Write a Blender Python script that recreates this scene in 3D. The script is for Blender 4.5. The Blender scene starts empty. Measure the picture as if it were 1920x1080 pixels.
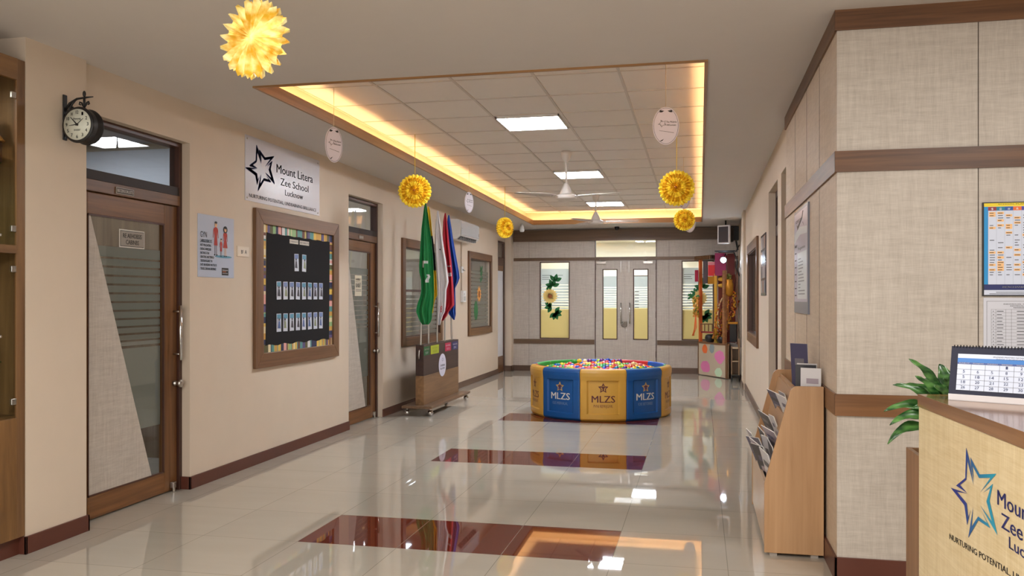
import bpy, bmesh, math, random
from math import sin, cos, pi, radians, sqrt, atan2, hypot
from mathutils import Vector, Matrix
random.seed(7)
scene = bpy.context.scene
COL = scene.collection

# ---------------------------------------------------------------- camera
F, CX, HY, VX, EYE = 1600.0, 960.0, 559.0, 1312.0, 1.45
YAW = math.atan((VX - CX) / F)
cam_data = bpy.data.cameras.new('camera')
cam_data.sensor_width = 36.0
cam_data.lens = F / 1920.0 * 36.0
cam_data.shift_y = (HY - 540.0) / 1920.0
cam_data.clip_start = 0.05
cam = bpy.data.objects.new('camera', cam_data)
cam.location = (0, 0, EYE)
cam.rotation_euler = (radians(90), 0, YAW)
COL.objects.link(cam)
scene.camera = cam

# ---------------------------------------------------------------- world, exposure, big lights
world = bpy.data.worlds.new('world'); scene.world = world
world.use_nodes = True
bgn = world.node_tree.nodes['Background']
bgn.inputs[0].default_value = (1.0, 0.965, 0.93, 1)
bgn.inputs[1].default_value = 1.15
scene.view_settings.view_transform = 'Standard'
scene.view_settings.look = 'None'
scene.view_settings.gamma = 1.0
scene.view_settings.use_curve_mapping = False
scene.view_settings.exposure = 1.22
scene.cycles.max_bounces = 8
scene.cycles.sample_clamp_indirect = 6.0
scene.cycles.caustics_reflective = False
scene.cycles.caustics_refractive = False

def area(name, loc, sx, sy, power, color, rot=(0, 0, 0)):
    l = bpy.data.lights.new(name, 'AREA'); l.shape = 'RECTANGLE'; l.size = sx; l.size_y = sy
    l.energy = power; l.color = color
    o = bpy.data.objects.new(name, l); o.location = loc; o.rotation_euler = rot
    COL.objects.link(o); return o
# added fill lamps, out of view above the entrance part of the hall
area('entrance_fill_light', (-1.3, 1.6, 2.88), 1.2, 0.6, 44, (1.0, 0.965, 0.92))
area('entrance_fill_light', (1.9, 2.6, 2.88), 0.6, 0.6, 16, (1.0, 0.965, 0.92))
area('entrance_fill_light', (-1.3, -1.6, 2.88), 1.2, 0.6, 44, (1.0, 0.965, 0.92))

ZB = 2.93                       # ceiling height in the front half of the hall
def zc(y): return ZB - max(0.0, y - 7.0) * 0.0120
def zu(y): return zc(y) + 0.225

# ---------------------------------------------------------------- materials
_m = {}
def lin(c):
    return tuple(((v / 255.0) / 12.92 if v / 255.0 <= 0.04045 else ((v / 255.0 + 0.055) / 1.055) ** 2.4) for v in c) + (1.0,)
def newmat(name):
    m = bpy.data.materials.new(name); m.use_nodes = True
    return m, m.node_tree, m.node_tree.nodes['Principled BSDF']
def pm(name, rgb, rough=0.6, metal=0.0, var=0.0, spec=None, coat=0.0, trans=0.0):
    if name in _m: return _m[name]
    m, nt, b = newmat(name)
    b.inputs['Base Color'].default_value = lin(rgb)
    b.inputs['Roughness'].default_value = rough
    b.inputs['Metallic'].default_value = metal
    if spec is not None: b.inputs['Specular IOR Level'].default_value = spec
    if coat: b.inputs['Coat Weight'].default_value = coat
    if trans: b.inputs['Transmission Weight'].default_value = trans
    tc = nt.nodes.new('ShaderNodeTexCoord'); n = nt.nodes.new('ShaderNodeTexNoise')
    n.inputs['Scale'].default_value = 6.0; n.inputs['Detail'].default_value = 4.0
    nt.links.new(tc.outputs['Object'], n.inputs['Vector'])
    mr = nt.nodes.new('ShaderNodeMapRange')
    mr.inputs['To Min'].default_value = 1 - max(var, 0.02); mr.inputs['To Max'].default_value = 1 + max(var, 0.02)
    nt.links.new(n.outputs['Fac'], mr.inputs['Value'])
    mx = nt.nodes.new('ShaderNodeMix'); mx.data_type = 'RGBA'; mx.blend_type = 'MULTIPLY'
    mx.inputs['Factor'].default_value = 1.0
    mx.inputs[6].default_value = lin(rgb)
    nt.links.new(mr.outputs['Result'], mx.inputs[7])
    nt.links.new(mx.outputs[2], b.inputs['Base Color'])
    _m[name] = m; return m
def wood(name, c1, c2, axis='z', rough=0.38, fine=34.0):
    if name in _m: return _m[name]
    m, nt, b = newmat(name)
    tc = nt.nodes.new('ShaderNodeTexCoord'); mp = nt.nodes.new('ShaderNodeMapping')
    sc = {'x': (1.1, fine, fine), 'y': (fine, 1.1, fine), 'z': (fine, fine, 1.1)}[axis]
    mp.inputs['Scale'].default_value = sc
    nt.links.new(tc.outputs['Object'], mp.inputs['Vector'])
    n = nt.nodes.new('ShaderNodeTexNoise'); n.inputs['Scale'].default_value = 1.0; n.inputs['Detail'].default_value = 6
    n.inputs['Roughness'].default_value = 0.62; n.inputs['Distortion'].default_value = 0.5
    nt.links.new(mp.outputs['Vector'], n.inputs['Vector'])
    mp2 = nt.nodes.new('ShaderNodeMapping')
    mp2.inputs['Scale'].default_value = tuple(v * 0.17 if v > 2 else v * 0.5 for v in sc)
    nt.links.new(tc.outputs['Object'], mp2.inputs['Vector'])
    n2 = nt.nodes.new('ShaderNodeTexNoise'); n2.inputs['Scale'].default_value = 1.0; n2.inputs['Detail'].default_value = 2
    nt.links.new(mp2.outputs['Vector'], n2.inputs['Vector'])
    mm = nt.nodes.new('ShaderNodeMath'); mm.operation = 'MULTIPLY_ADD'; mm.inputs[1].default_value = 0.55
    ml = nt.nodes.new('ShaderNodeMath'); ml.operation = 'MULTIPLY'; ml.inputs[1].default_value = 0.45
    nt.links.new(n2.outputs['Fac'], ml.inputs[0])
    nt.links.new(n.outputs['Fac'], mm.inputs[0]); nt.links.new(ml.outputs[0], mm.inputs[2])
    r = nt.nodes.new('ShaderNodeValToRGB')
    r.color_ramp.elements[0].position = 0.36; r.color_ramp.elements[0].color = lin(c1)
    r.color_ramp.elements[1].position = 0.64; r.color_ramp.elements[1].color = lin(c2)
    nt.links.new(mm.outputs[0], r.inputs['Fac']); nt.links.new(r.outputs['Color'], b.inputs['Base Color'])
    b.inputs['Roughness'].default_value = rough
    _m[name] = m; return m
def linen(name, c1, c2, rough=0.55, s=1.0):
    if name in _m: return _m[name]
    m, nt, b = newmat(name)
    tc = nt.nodes.new('ShaderNodeTexCoord'); outs = []
    for k, sc in enumerate([(260, 260, 14), (16, 16, 260), (50, 50, 4), (5, 5, 50)]):
        mp = nt.nodes.new('ShaderNodeMapping'); mp.inputs['Scale'].default_value = tuple(v * s for v in sc)
        mp.inputs['Location'].default_value = (k * 3.1, k * 1.7, k * 2.3)
        nt.links.new(tc.outputs['Object'], mp.inputs['Vector'])
        n = nt.nodes.new('ShaderNodeTexNoise'); n.inputs['Scale'].default_value = 1.0; n.inputs['Detail'].default_value = 2
        nt.links.new(mp.outputs['Vector'], n.inputs['Vector']); outs.append(n.outputs['Fac'])
    a = outs[0]
    for o in outs[1:]:
        ad = nt.nodes.new('ShaderNodeMath'); ad.operation = 'ADD'
        nt.links.new(a, ad.inputs[0]); nt.links.new(o, ad.inputs[1]); a = ad.outputs[0]
    mr = nt.nodes.new('ShaderNodeMapRange'); mr.inputs['From Min'].default_value = 1.55; mr.inputs['From Max'].default_value = 2.45
    nt.links.new(a, mr.inputs['Value'])
    mx = nt.nodes.new('ShaderNodeMix'); mx.data_type = 'RGBA'
    mx.inputs[6].default_value = lin(c1); mx.inputs[7].default_value = lin(c2)
    nt.links.new(mr.outputs['Result'], mx.inputs['Factor']); nt.links.new(mx.outputs[2], b.inputs['Base Color'])
    b.inputs['Roughness'].default_value = rough
    _m[name] = m; return m
def emi(name, rgb, strength):
    if name in _m: return _m[name]
    m, nt, b = newmat(name)
    b.inputs['Base Color'].default_value = lin(rgb)
    b.inputs['Emission Color'].default_value = lin(rgb); b.inputs['Emission Strength'].default_value = strength
    _m[name] = m; return m
def glassm(name, tint=(246, 249, 249), refl=0.045, rough=0.0, extra=None):
    if name in _m: return _m[name]
    m = bpy.data.materials.new(name); m.use_nodes = True; nt = m.node_tree
    for n in list(nt.nodes): nt.nodes.remove(n)
    out = nt.nodes.new('ShaderNodeOutputMaterial'); t = nt.nodes.new('ShaderNodeBsdfTransparent')
    t.inputs[0].default_value = lin(tint)
    g = nt.nodes.new('ShaderNodeBsdfGlossy'); g.inputs['Roughness'].default_value = rough
    lw = nt.nodes.new('ShaderNodeLayerWeight'); pw = nt.nodes.new('ShaderNodeMath'); pw.operation = 'POWER'; pw.inputs[1].default_value = 5.0
    fr = nt.nodes.new('ShaderNodeMath'); fr.operation = 'MULTIPLY'; fr.inputs[1].default_value = 0.9
    nt.links.new(lw.outputs['Facing'], pw.inputs[0]); nt.links.new(pw.outputs[0], fr.inputs[0])
    ad = nt.nodes.new('ShaderNodeMath'); ad.operation = 'ADD'; ad.inputs[1].default_value = refl; ad.use_clamp = True
    nt.links.new(fr.outputs[0], ad.inputs[0])
    mx = nt.nodes.new('ShaderNodeMixShader')
    nt.links.new(ad.outputs[0], mx.inputs[0]); nt.links.new(t.outputs[0], mx.inputs[1]); nt.links.new(g.outputs[0], mx.inputs[2])
    nt.links.new(mx.outputs[0], out.inputs[0])
    _m[name] = m; return m
def frostm(name, rgb=(190, 196, 190), see=0.25):
    if name in _m: return _m[name]
    m = bpy.data.materials.new(name); m.use_nodes = True; nt = m.node_tree
    for n in list(nt.nodes): nt.nodes.remove(n)
    out = nt.nodes.new('ShaderNodeOutputMaterial'); t = nt.nodes.new('ShaderNodeBsdfTransparent')
    d = nt.nodes.new('ShaderNodeBsdfDiffuse'); d.inputs[0].default_value = lin(rgb)
    tl = nt.nodes.new('ShaderNodeBsdfTranslucent'); tl.inputs[0].default_value = lin(rgb)
    a = nt.nodes.new('ShaderNodeMixShader'); a.inputs[0].default_value = 0.5
    nt.links.new(d.outputs[0], a.inputs[1]); nt.links.new(tl.outputs[0], a.inputs[2])
    b = nt.nodes.new('ShaderNodeMixShader'); b.inputs[0].default_value = see
    nt.links.new(a.outputs[0], b.inputs[1]); nt.links.new(t.outputs[0], b.inputs[2])
    nt.links.new(b.outputs[0], out.inputs[0])
    _m[name] = m; return m

# ---------------------------------------------------------------- mesh builder
class MB:
    def __init__(s): s.v = []; s.f = []; s.m = []; s.mats = []; s.sm = []
    def mi(s, mat):
        if mat not in s.mats: s.mats.append(mat)
        return s.mats.index(mat)
    def add(s, vs, fs, mat, smooth=False):
        o = len(s.v); s.v += [tuple(p) for p in vs]; k = s.mi(mat)
        for f in fs: s.f.append([i + o for i in f]); s.m.append(k); s.sm.append(smooth)
        return s
    def box(s, x0, x1, y0, y1, z0, z1, mat):
        vs = [(x, y, z) for z in (z0, z1) for y in (y0, y1) for x in (x0, x1)]
        return s.add(vs, [(0, 2, 3, 1), (4, 5, 7, 6), (0, 1, 5, 4), (2, 6, 7, 3), (0, 4, 6, 2), (1, 3, 7, 5)], mat)
    def prism_xz(s, pts, y0, y1, mat):
        if sum(pts[i][0] * pts[(i + 1) % len(pts)][1] - pts[(i + 1) % len(pts)][0] * pts[i][1] for i in range(len(pts))) < 0: pts = pts[::-1]
        n = len(pts); vs = [(x, y0, z) for x, z in pts] + [(x, y1, z) for x, z in pts]
        fs = [list(range(n)), list(range(2 * n - 1, n - 1, -1))] + [(i, i + n, (i + 1) % n + n, (i + 1) % n) for i in range(n)]
        return s.add(vs, fs, mat)
    def prism_xy(s, pts, z0, z1, mat):
        if sum(pts[i][0] * pts[(i + 1) % len(pts)][1] - pts[(i + 1) % len(pts)][0] * pts[i][1] for i in range(len(pts))) < 0: pts = pts[::-1]
        n = len(pts); vs = [(x, y, z0) for x, y in pts] + [(x, y, z1) for x, y in pts]
        fs = [list(range(n - 1, -1, -1)), list(range(n, 2 * n))] + [(i, (i + 1) % n, (i + 1) % n + n, i + n) for i in range(n)]
        return s.add(vs, fs, mat)
    def flat(s, pts, y, mat, t=0.0008):
        return s.prism_xz(pts, y - t, y, mat)
    def rect(s, x0, x1, z0, z1, y, mat, t=0.0008):
        return s.box(x0, x1, y - t, y, z0, z1, mat)
    def disc(s, x, z, r, y, mat, seg=20, rz=None, t=0.0008):
        rz = rz or r
        return s.flat([(x + r * cos(2 * pi * i / seg), z + rz * sin(2 * pi * i / seg)) for i in range(seg)], y, mat, t)
    def ring(s, x, z, rx, rz, w, y, mat, seg=40, t=0.0008):
        vs = []; 
        for i in range(seg):
            a = 2 * pi * i / seg
            vs += [(x + rx * cos(a), y - t, z + rz * sin(a)), (x + (rx - w) * cos(a), y - t, z + (rz - w) * sin(a))]
        fs = [(2 * i, 2 * ((i + 1) % seg), 2 * ((i + 1) % seg) + 1, 2 * i + 1) for i in range(seg)]
        return s.add(vs, fs, mat)
    def tube(s, pts, rad, mat, seg=8, caps=True):
        pts = [Vector(p) for p in pts]; n = len(pts)
        if not isinstance(rad, (list, tuple)): rad = [rad] * n
        vs = []; fs = []; prev = None
        for i, p in enumerate(pts):
            d = (pts[min(i + 1, n - 1)] - pts[max(i - 1, 0)]).normalized()
            if prev is None:
                up = Vector((0, 0, 1)) if abs(d.z) < 0.95 else Vector((1, 0, 0)); a = d.cross(up).normalized()
            else: a = (prev - d * prev.dot(d)).normalized()
            prev = a; b = d.cross(a)
            for k in range(seg):
                t = 2 * pi * k / seg; vs.append(p + (a * cos(t) + b * sin(t)) * rad[i])
        for i in range(n - 1):
            for k in range(seg):
                k2 = (k + 1) % seg; fs.append((i * seg + k, i * seg + k2, (i + 1) * seg + k2, (i + 1) * seg + k))
        if caps: fs.append(list(range(seg))[::-1]); fs.append([(n - 1) * seg + k for k in range(seg)])
        return s.add(vs, fs, mat, True)
    def lathe(s, prof, c, mat, seg=20, axis='z', smooth=True):
        vs = []; fs = []; n = len(prof)
        for r, h in prof:
            for k in range(seg):
                t = 2 * pi * k / seg
                if axis == 'z': p = (c[0] + r * cos(t), c[1] + r * sin(t), c[2] + h)
                elif axis == 'y': p = (c[0] + r * cos(t), c[1] + h, c[2] + r * sin(t))
                else: p = (c[0] + h, c[1] + r * cos(t), c[2] + r * sin(t))
                vs.append(p)
        for i in range(n - 1):
            for k in range(seg):
                k2 = (k + 1) % seg; fs.append((i * seg + k, i * seg + k2, (i + 1) * seg + k2, (i + 1) * seg + k))
        fs.append(list(range(seg))[::-1]); fs.append([(n - 1) * seg + k for k in range(seg)])
        return s.add(vs, fs, mat, smooth)
    def sphere(s, c, r, mat, seg=14, rings=9, sq=(1, 1, 1)):
        vs = [(c[0], c[1], c[2] - r * sq[2])]; fs = []
        for i in range(1, rings):
            a = -pi / 2 + pi * i / rings
            for k in range(seg):
                t = 2 * pi * k / seg
                vs.append((c[0] + r * sq[0] * cos(a) * cos(t), c[1] + r * sq[1] * cos(a) * sin(t), c[2] + r * sq[2] * sin(a)))
        vs.append((c[0], c[1], c[2] + r * sq[2])); L = len(vs) - 1
        for k in range(seg): fs.append((0, 1 + (k + 1) % seg, 1 + k))
        for i in range(rings - 2):
            for k in range(seg):
                a = 1 + i * seg; k2 = (k + 1) % seg; fs.append((a + k, a + k2, a + seg + k2, a + seg + k))
        a = 1 + (rings - 2) * seg
        for k in range(seg): fs.append((L, a + k, a + (k + 1) % seg))
        return s.add(vs, fs, mat, True)
    def text(s, txt, x, z, h, y, mat, w=None, align='l', t=0.0, bold=0.0, shear=0.0):
        vs, fs, bw, bh = text_geo(txt, bold)
        sc = h / bh; sx = sc if w is None else w / bw
        ww = bw * sx; ox = x if align == 'l' else (x - ww / 2 if align == 'c' else x - ww)
        if bold > 0: s.add([(ox + p[0] * sx + 0.05 * h, y - 0.0006, z + p[1] * sc) for p in vs], fs, mat)
        return s.add([(ox + p[0] * sx + shear * p[1] * sc, y - 0.0006, z + p[1] * sc) for p in vs], fs, mat)
    def build(s, name, parent=None, bevel=0.0, seg=2, sub=0, solid=0.0, loc=None, rot=None):
        me = bpy.data.meshes.new(name); me.from_pydata(s.v, [], s.f)
        for m in s.mats: me.materials.append(m)
        me.polygons.foreach_set('material_index', s.m); me.polygons.foreach_set('use_smooth', s.sm)
        me.update()
        o = bpy.data.objects.new(name, me); COL.objects.link(o)
        if parent is not None: o.parent = parent
        if loc is not None: o.location = loc
        if rot is not None: o.rotation_euler = rot
        if solid: md = o.modifiers.new('solid', 'SOLIDIFY'); md.thickness = solid; md.offset = 0
        if bevel:
            md = o.modifiers.new('bevel', 'BEVEL'); md.width = bevel; md.segments = seg; md.limit_method = 'ANGLE'; md.angle_limit = radians(40)
        if sub: md = o.modifiers.new('sub', 'SUBSURF'); md.levels = sub; md.render_levels = sub
        return o
_tg = {}
def text_geo(txt, bold=0.0):
    k = txt
    if k in _tg: return _tg[k]
    cu = bpy.data.curves.new('t', 'FONT'); cu.body = txt; cu.size = 1.0;  cu.resolution_u = 2; cu.fill_mode = 'BOTH'
    o = bpy.data.objects.new('t', cu); COL.objects.link(o)
    dg = bpy.context.evaluated_depsgraph_get(); dg.update()
    me = bpy.data.meshes.new_from_object(o.evaluated_get(dg))
    vs = [(v.co.x, v.co.y) for v in me.vertices]; fs = [list(p.vertices) for p in me.polygons]
    # curve fill faces front +z; in the xz drawing plane the front becomes -y, which is wanted
    bpy.data.objects.remove(o); bpy.data.curves.remove(cu); bpy.data.meshes.remove(me)
    if not vs: vs = [(0, 0)]
    x0 = min(v[0] for v in vs); x1 = max(v[0] for v in vs)
    vs = [(v[0] - x0, v[1]) for v in vs]
    _tg[k] = (vs, fs, max(x1 - x0, 1e-3), 0.70)     # 0.70 = cap height for size 1
    return _tg[k]

def tag(o, label=None, cat=None, group=None, kind=None):
    if label: o['label'] = label
    if cat: o['category'] = cat
    if group: o['group'] = group
    if kind: o['kind'] = kind
    return o
def thing(name, label, cat, loc=(0, 0, 0), rz=0.0, group=None):
    o = bpy.data.objects.new(name, None); COL.objects.link(o); o.empty_display_size = 0.1
    o.location = loc; o.rotation_euler = (0, 0, rz)
    return tag(o, label, cat, group)
def struct(mb, name, parent=None, **k):
    o = mb.build(name, parent, **k)
    o['kind'] = 'structure'
    return o
L90, R90 = radians(90), radians(-90)     # left wall things face +X, right wall things face -X

# ---------------------------------------------------------------- palette
PLASTER = pm('wall_plaster', (212, 196, 177), 0.7, var=0.03)
CEILM = pm('ceiling_plaster', (214, 208, 203), 0.75, var=0.02)
TILEC = pm('mineral_tile', (230, 225, 220), 0.8, var=0.02)
TBAR = pm('grid_bar', (204, 197, 190), 0.5)
WALNUT_X = wood('walnut_x', (80, 50, 28), (128, 88, 54), 'x')
WALNUT_Y = wood('walnut_y', (80, 50, 28), (128, 88, 54), 'y')
WALNUT_Z = wood('walnut_z', (80, 50, 28), (128, 88, 54), 'z')
TAUPE_X = wood('taupe_x', (88, 66, 48), (116, 90, 68), 'x')
TAUPE_Z = wood('taupe_z', (92, 72, 58), (122, 98, 80), 'z')
DOORW_X = wood('door_wood_x', (90, 56, 28), (136, 92, 52), 'x')
DOORW_Z = wood('door_wood_z', (90, 56, 28), (136, 92, 52), 'z')
DARKW = wood('dark_wood', (58, 34, 26), (84, 52, 40), 'z')
DARKW_X = wood('dark_wood_x', (62, 36, 26), (90, 54, 40), 'x')
BASEM = pm('granite_base', (92, 50, 38), 0.35, var=0.12)
BASET = wood('taupe_base', (84, 62, 50), (108, 84, 68), 'x')
LINEN = linen('linen_laminate', (174, 164, 153), (198, 189, 178))
LINENG = linen('grey_linen', (176, 166, 157), (196, 187, 178))
LINENW = linen('warm_linen', (192, 172, 150), (212, 194, 172))
STEEL = pm('brushed_steel', (190, 186, 180), 0.28, 1.0)
CHROME = pm('chrome', (215, 215, 215), 0.12, 1.0)
BLACK = pm('black', (22, 20, 20), 0.45)
WHITEP = pm('white_plastic', (225, 225, 225), 0.35)
SEAM = pm('seam_dark', (70, 58, 48), 0.7)
GLASS = glassm('clear_glass')
FROST = frostm('frosted_film', (172, 168, 156), 0.22)
NAVY = pm('navy_ink', (24, 40, 92), 0.5)
INK = pm('black_ink', (28, 26, 32), 0.5)
PAPER = pm('white_paper', (226, 226, 230), 0.6)
CREAM = pm('cream_wall', (222, 212, 190), 0.7)
# ================================================================ FLOOR
def floor_material():
    m, nt, b = newmat('vitrified_tiles')
    tc = nt.nodes.new('ShaderNodeTexCoord'); mp = nt.nodes.new('ShaderNodeMapping')
    mp.inputs['Location'].default_value = (0.475, -4.69, 0)
    nt.links.new(tc.outputs['Object'], mp.inputs['Vector'])
    br = nt.nodes.new('ShaderNodeTexBrick'); br.offset = 0.0; br.squash = 1.0
    br.inputs['Scale'].default_value = 1.0; br.inputs['Brick Width'].default_value = 0.622; br.inputs['Row Height'].default_value = 0.645
    br.inputs['Mortar Size'].default_value = 0.0018; br.inputs['Mortar Smooth'].default_value = 0.0
    br.inputs['Color1'].default_value = lin((182, 174, 161)); br.inputs['Color2'].default_value = lin((177, 170, 158))
    br.inputs['Mortar'].default_value = lin((140, 134, 124))
    nt.links.new(mp.outputs['Vector'], br.inputs['Vector'])
    mp2 = nt.nodes.new('ShaderNodeMapping'); mp2.inputs['Scale'].default_value = (0.8, 3.0, 1)
    nt.links.new(tc.outputs['Object'], mp2.inputs['Vector'])
    n = nt.nodes.new('ShaderNodeTexNoise'); n.inputs['Scale'].default_value = 2.2; n.inputs['Detail'].default_value = 6
    nt.links.new(mp2.outputs['Vector'], n.inputs['Vector'])
    mr = nt.nodes.new('ShaderNodeMapRange'); mr.inputs['To Min'].default_value = 0.93; mr.inputs['To Max'].default_value = 1.05
    nt.links.new(n.outputs['Fac'], mr.inputs['Value'])
    mx = nt.nodes.new('ShaderNodeMix'); mx.data_type = 'RGBA'; mx.blend_type = 'MULTIPLY'; mx.inputs['Factor'].default_value = 1
    nt.links.new(br.outputs['Color'], mx.inputs[6]); nt.links.new(mr.outputs['Result'], mx.inputs[7])
    nt.links.new(mx.outputs[2], b.inputs['Base Color'])
    b.inputs['Roughness'].default_value = 0.02
    b.inputs['IOR'].default_value = 1.6
    return m
FLOORM = floor_material()
def inlay_material():
    m, nt, b = newmat('maroon_granite')
    tc = nt.nodes.new('ShaderNodeTexCoord'); n = nt.nodes.new('ShaderNodeTexNoise'); n.inputs['Scale'].default_value = 160; n.inputs['Detail'].default_value = 3
    nt.links.new(tc.outputs['Object'], n.inputs['Vector'])
    r = nt.nodes.new('ShaderNodeValToRGB')
    r.color_ramp.elements[0].position = 0.4; r.color_ramp.elements[0].color = lin((84, 32, 20))
    r.color_ramp.elements[1].position = 0.65; r.color_ramp.elements[1].color = lin((124, 56, 38))
    nt.links.new(n.outputs['Fac'], r.inputs['Fac']); nt.links.new(r.outputs['Color'], b.inputs['Base Color'])
    b.inputs['Roughness'].default_value = 0.025; b.inputs['IOR'].default_value = 1.6
    return m
INLAY = inlay_material()
fl = MB().box(-8.0, 4.5, -3.5, 20.5, -0.1, 0.0, FLOORM)
floor = struct(fl, 'floor')
for y0 in (4.69, 7.265, 9.86):
    mb = MB()
    for k in range(3):
        x0 = -2.341 + 0.622 * k
        mb.box(x0 + 0.0022, x0 + 0.6198, y0 + 0.001, y0 + 0.642, -0.004, 0.0006, INLAY)
    mb.build('floor_inlay', floor)['kind'] = 'structure'

# ================================================================ CEILING
HX0, HX1, HY0, HY1 = -3.03, 0.03, 5.45, 15.62
mb = MB()
xs = [-8.0, HX0, HX1, 4.5]; ys = [-3.5, HY0, 7.0, HY1, 20.5]
for i in range(3):
    for j in range(4):
        if i == 1 and j in (1, 2): continue
        a, b_, c_, d_ = xs[i], xs[i + 1], ys[j], ys[j + 1]
        mb.add([(a, c_, zc(c_)), (b_, c_, zc(c_)), (b_, d_, zc(d_)), (a, d_, zc(d_))], [(0, 3, 2, 1)], CEILM)
ceiling = struct(mb, 'ceiling')
# recessed tile field
UX0, UX1, UY0, UY1 = HX0 - 0.16, HX1 + 0.16, HY0 - 0.16, HY1 + 0.16
mb = MB()
for a, b_ in ((UY0, 7.0), (7.0, UY1)):
    mb.add([(UX0, a, zu(a)), (UX1, a, zu(a)), (UX1, b_, zu(b_)), (UX0, b_, zu(b_))], [(0, 3, 2, 1)], TILEC)
mb.build('tile_field', ceiling)['kind'] = 'structure'
mb = MB()
def bar_y(x, w, h):
    for a, b_ in ((UY0, 7.0), (7.0, UY1)):
        vs = []
        for y in (a, b_):
            vs += [(x - w, y, zu(y)), (x + w, y, zu(y)), (x + w, y, zu(y) - h), (x - w, y, zu(y) - h)]
        mb.add(vs, [(0, 1, 5, 4), (1, 2, 6, 5), (2, 3, 7, 6), (3, 0, 4, 7)], TBAR)
gx = [-1.24 + 0.647 * k for k in range(-3, 3)]
for x in gx:
    if UX0 < x < UX1: bar_y(x, 0.011, 0.007)
gy = [7.715 + 0.645 * k for k in range(-3, 13)]
for y in gy:
    if UY0 < y < UY1: mb.box(UX0, UX1, y - 0.008, y + 0.008, zu(y) - 0.006, zu(y) + 0.002, TBAR)
mb.build('ceiling_grid', ceiling)['kind'] = 'structure'
# cove: upstand walls, wooden lip, warm strip
COVEW = pm('cove_paint', (226, 214, 192), 0.7)
mb = MB()
def cove_wall(x0, y0, x1, y1):
    n = 1 if x0 != x1 else 2
    pts = [(x0, y0), (x1, y1)] if x0 != x1 else [(x0, y0), (x0, 7.0), (x1, y1)]
    for (a, b_), (c_, d_) in zip(pts, pts[1:]):
        mb.add([(a, b_, zc(b_) - 0.0), (c_, d_, zc(d_)), (c_, d_, zu(d_) + 0.002), (a, b_, zu(b_) + 0.002)], [(0, 1, 2, 3)], COVEW)
cove_wall(UX0, UY0, UX1, UY0); cove_wall(UX0, UY1, UX1, UY1); cove_wall(UX0, UY0, UX0, UY1); cove_wall(UX1, UY0, UX1, UY1)
for x0, x1 in ((UX0, HX0), (HX1, UX1)):       # ledges
    for a, b_ in ((UY0, 7.0), (7.0, UY1)):
        mb.add([(x0, a, zc(a) + 0.01), (x1, a, zc(a) + 0.01), (x1, b_, zc(b_) + 0.01), (x0, b_, zc(b_) + 0.01)], [(0, 1, 2, 3)], COVEW)
for a, b_ in ((UY0, HY0), (HY1, UY1)):
    mb.add([(HX0, a, zc(a) + 0.01), (HX1, a, zc(a) + 0.01), (HX1, b_, zc(b_) + 0.01), (HX0, b_, zc(b_) + 0.01)], [(0, 1, 2, 3)], COVEW)
mb.build('cove_recess', ceiling)['kind'] = 'structure'
LIPW = wood('tray_wood_y', (136, 96, 54), (170, 126, 76), 'y')
LIPWX = wood('tray_wood_x', (136, 96, 54), (170, 126, 76), 'x')
mb = MB()
def lip_y(xa, xb):
    for a, b_ in ((HY0 - 0.02, 7.0), (7.0, HY1 + 0.02)):
        vs = []
        for y in (a, b_): vs += [(xa, y, zc(y) - 0.012), (xb, y, zc(y) - 0.012), (xb, y, zc(y) + 0.075), (xa, y, zc(y) + 0.075)]
        mb.add(vs, [(0, 1, 5, 4), (1, 2, 6, 5), (2, 3, 7, 6), (3, 0, 4, 7), (0, 3, 2, 1), (4, 5, 6, 7)], LIPW)
lip_y(HX0 - 0.02, HX0); lip_y(HX1, HX1 + 0.02)
mb.box(HX0, HX1, HY0 - 0.02, HY0, ZB - 0.012, ZB + 0.075, LIPWX)
mb.box(HX0, HX1, HY1, HY1 + 0.02, zc(HY1) - 0.012, zc(HY1) + 0.075, LIPWX)
trim = struct(mb, 'trim_1')
COVEL = emi('warm_led_strip', (255, 204, 142), 13.0)
mb = MB()
for x in (HX0 - 0.05, HX1 + 0.05):
    for a, b_ in ((HY0, 7.0), (7.0, HY1)):
        vs = []
        for y in (a, b_): vs += [(x - 0.008, y, zc(y) + 0.03), (x + 0.008, y, zc(y) + 0.03), (x + 0.008, y, zc(y) + 0.036), (x - 0.008, y, zc(y) + 0.036)]
        mb.add(vs, [(0, 1, 5, 4), (1, 2, 6, 5), (2, 3, 7, 6), (3, 0, 4, 7), (0, 3, 2, 1), (4, 5, 6, 7)], COVEL)
mb.box(HX0, HX1, HY1 + 0.045, HY1 + 0.06, zc(HY1) + 0.03, zc(HY1) + 0.036, COVEL)
mb.box(HX0, HX1, HY0 - 0.06, HY0 - 0.045, ZB + 0.03, ZB + 0.036, COVEL)
mb.build('led_strip', trim)['kind'] = 'structure'

# flat LED panels in the tile field
PANELL = emi('led_panel_glow', (244, 248, 255), 26.0)
for y, lab in ((7.715, 'square white ceiling light panel nearest the viewer, in front of the fans'),
               (10.94, 'square white ceiling light panel behind the stem of the nearer fan'),
               (14.165, 'square white ceiling light panel farthest down the hall, by the second fan')):
    x0 = -1.24 - 0.647
    t = thing('ceiling_light', lab, 'ceiling light', (x0 + 0.3235, y + 0.3225, zu(y + 0.32)), 0, 'light panels in the tiled ceiling')
    fb = MB(); e = 0.3; w = 0.012
    for a in ((-e, e, -e, -e + w), (-e, e, e - w, e), (-e, -e + w, -e, e), (e - w, e, -e, e)): fb.box(a[0], a[1], a[2], a[3], -0.022, 0.004, WHITEP)
    fb.build('frame', t)
    MB().box(-e + w, e - w, -e + w, e - w, -0.018, -0.01, PANELL).build('diffuser', t)

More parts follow.
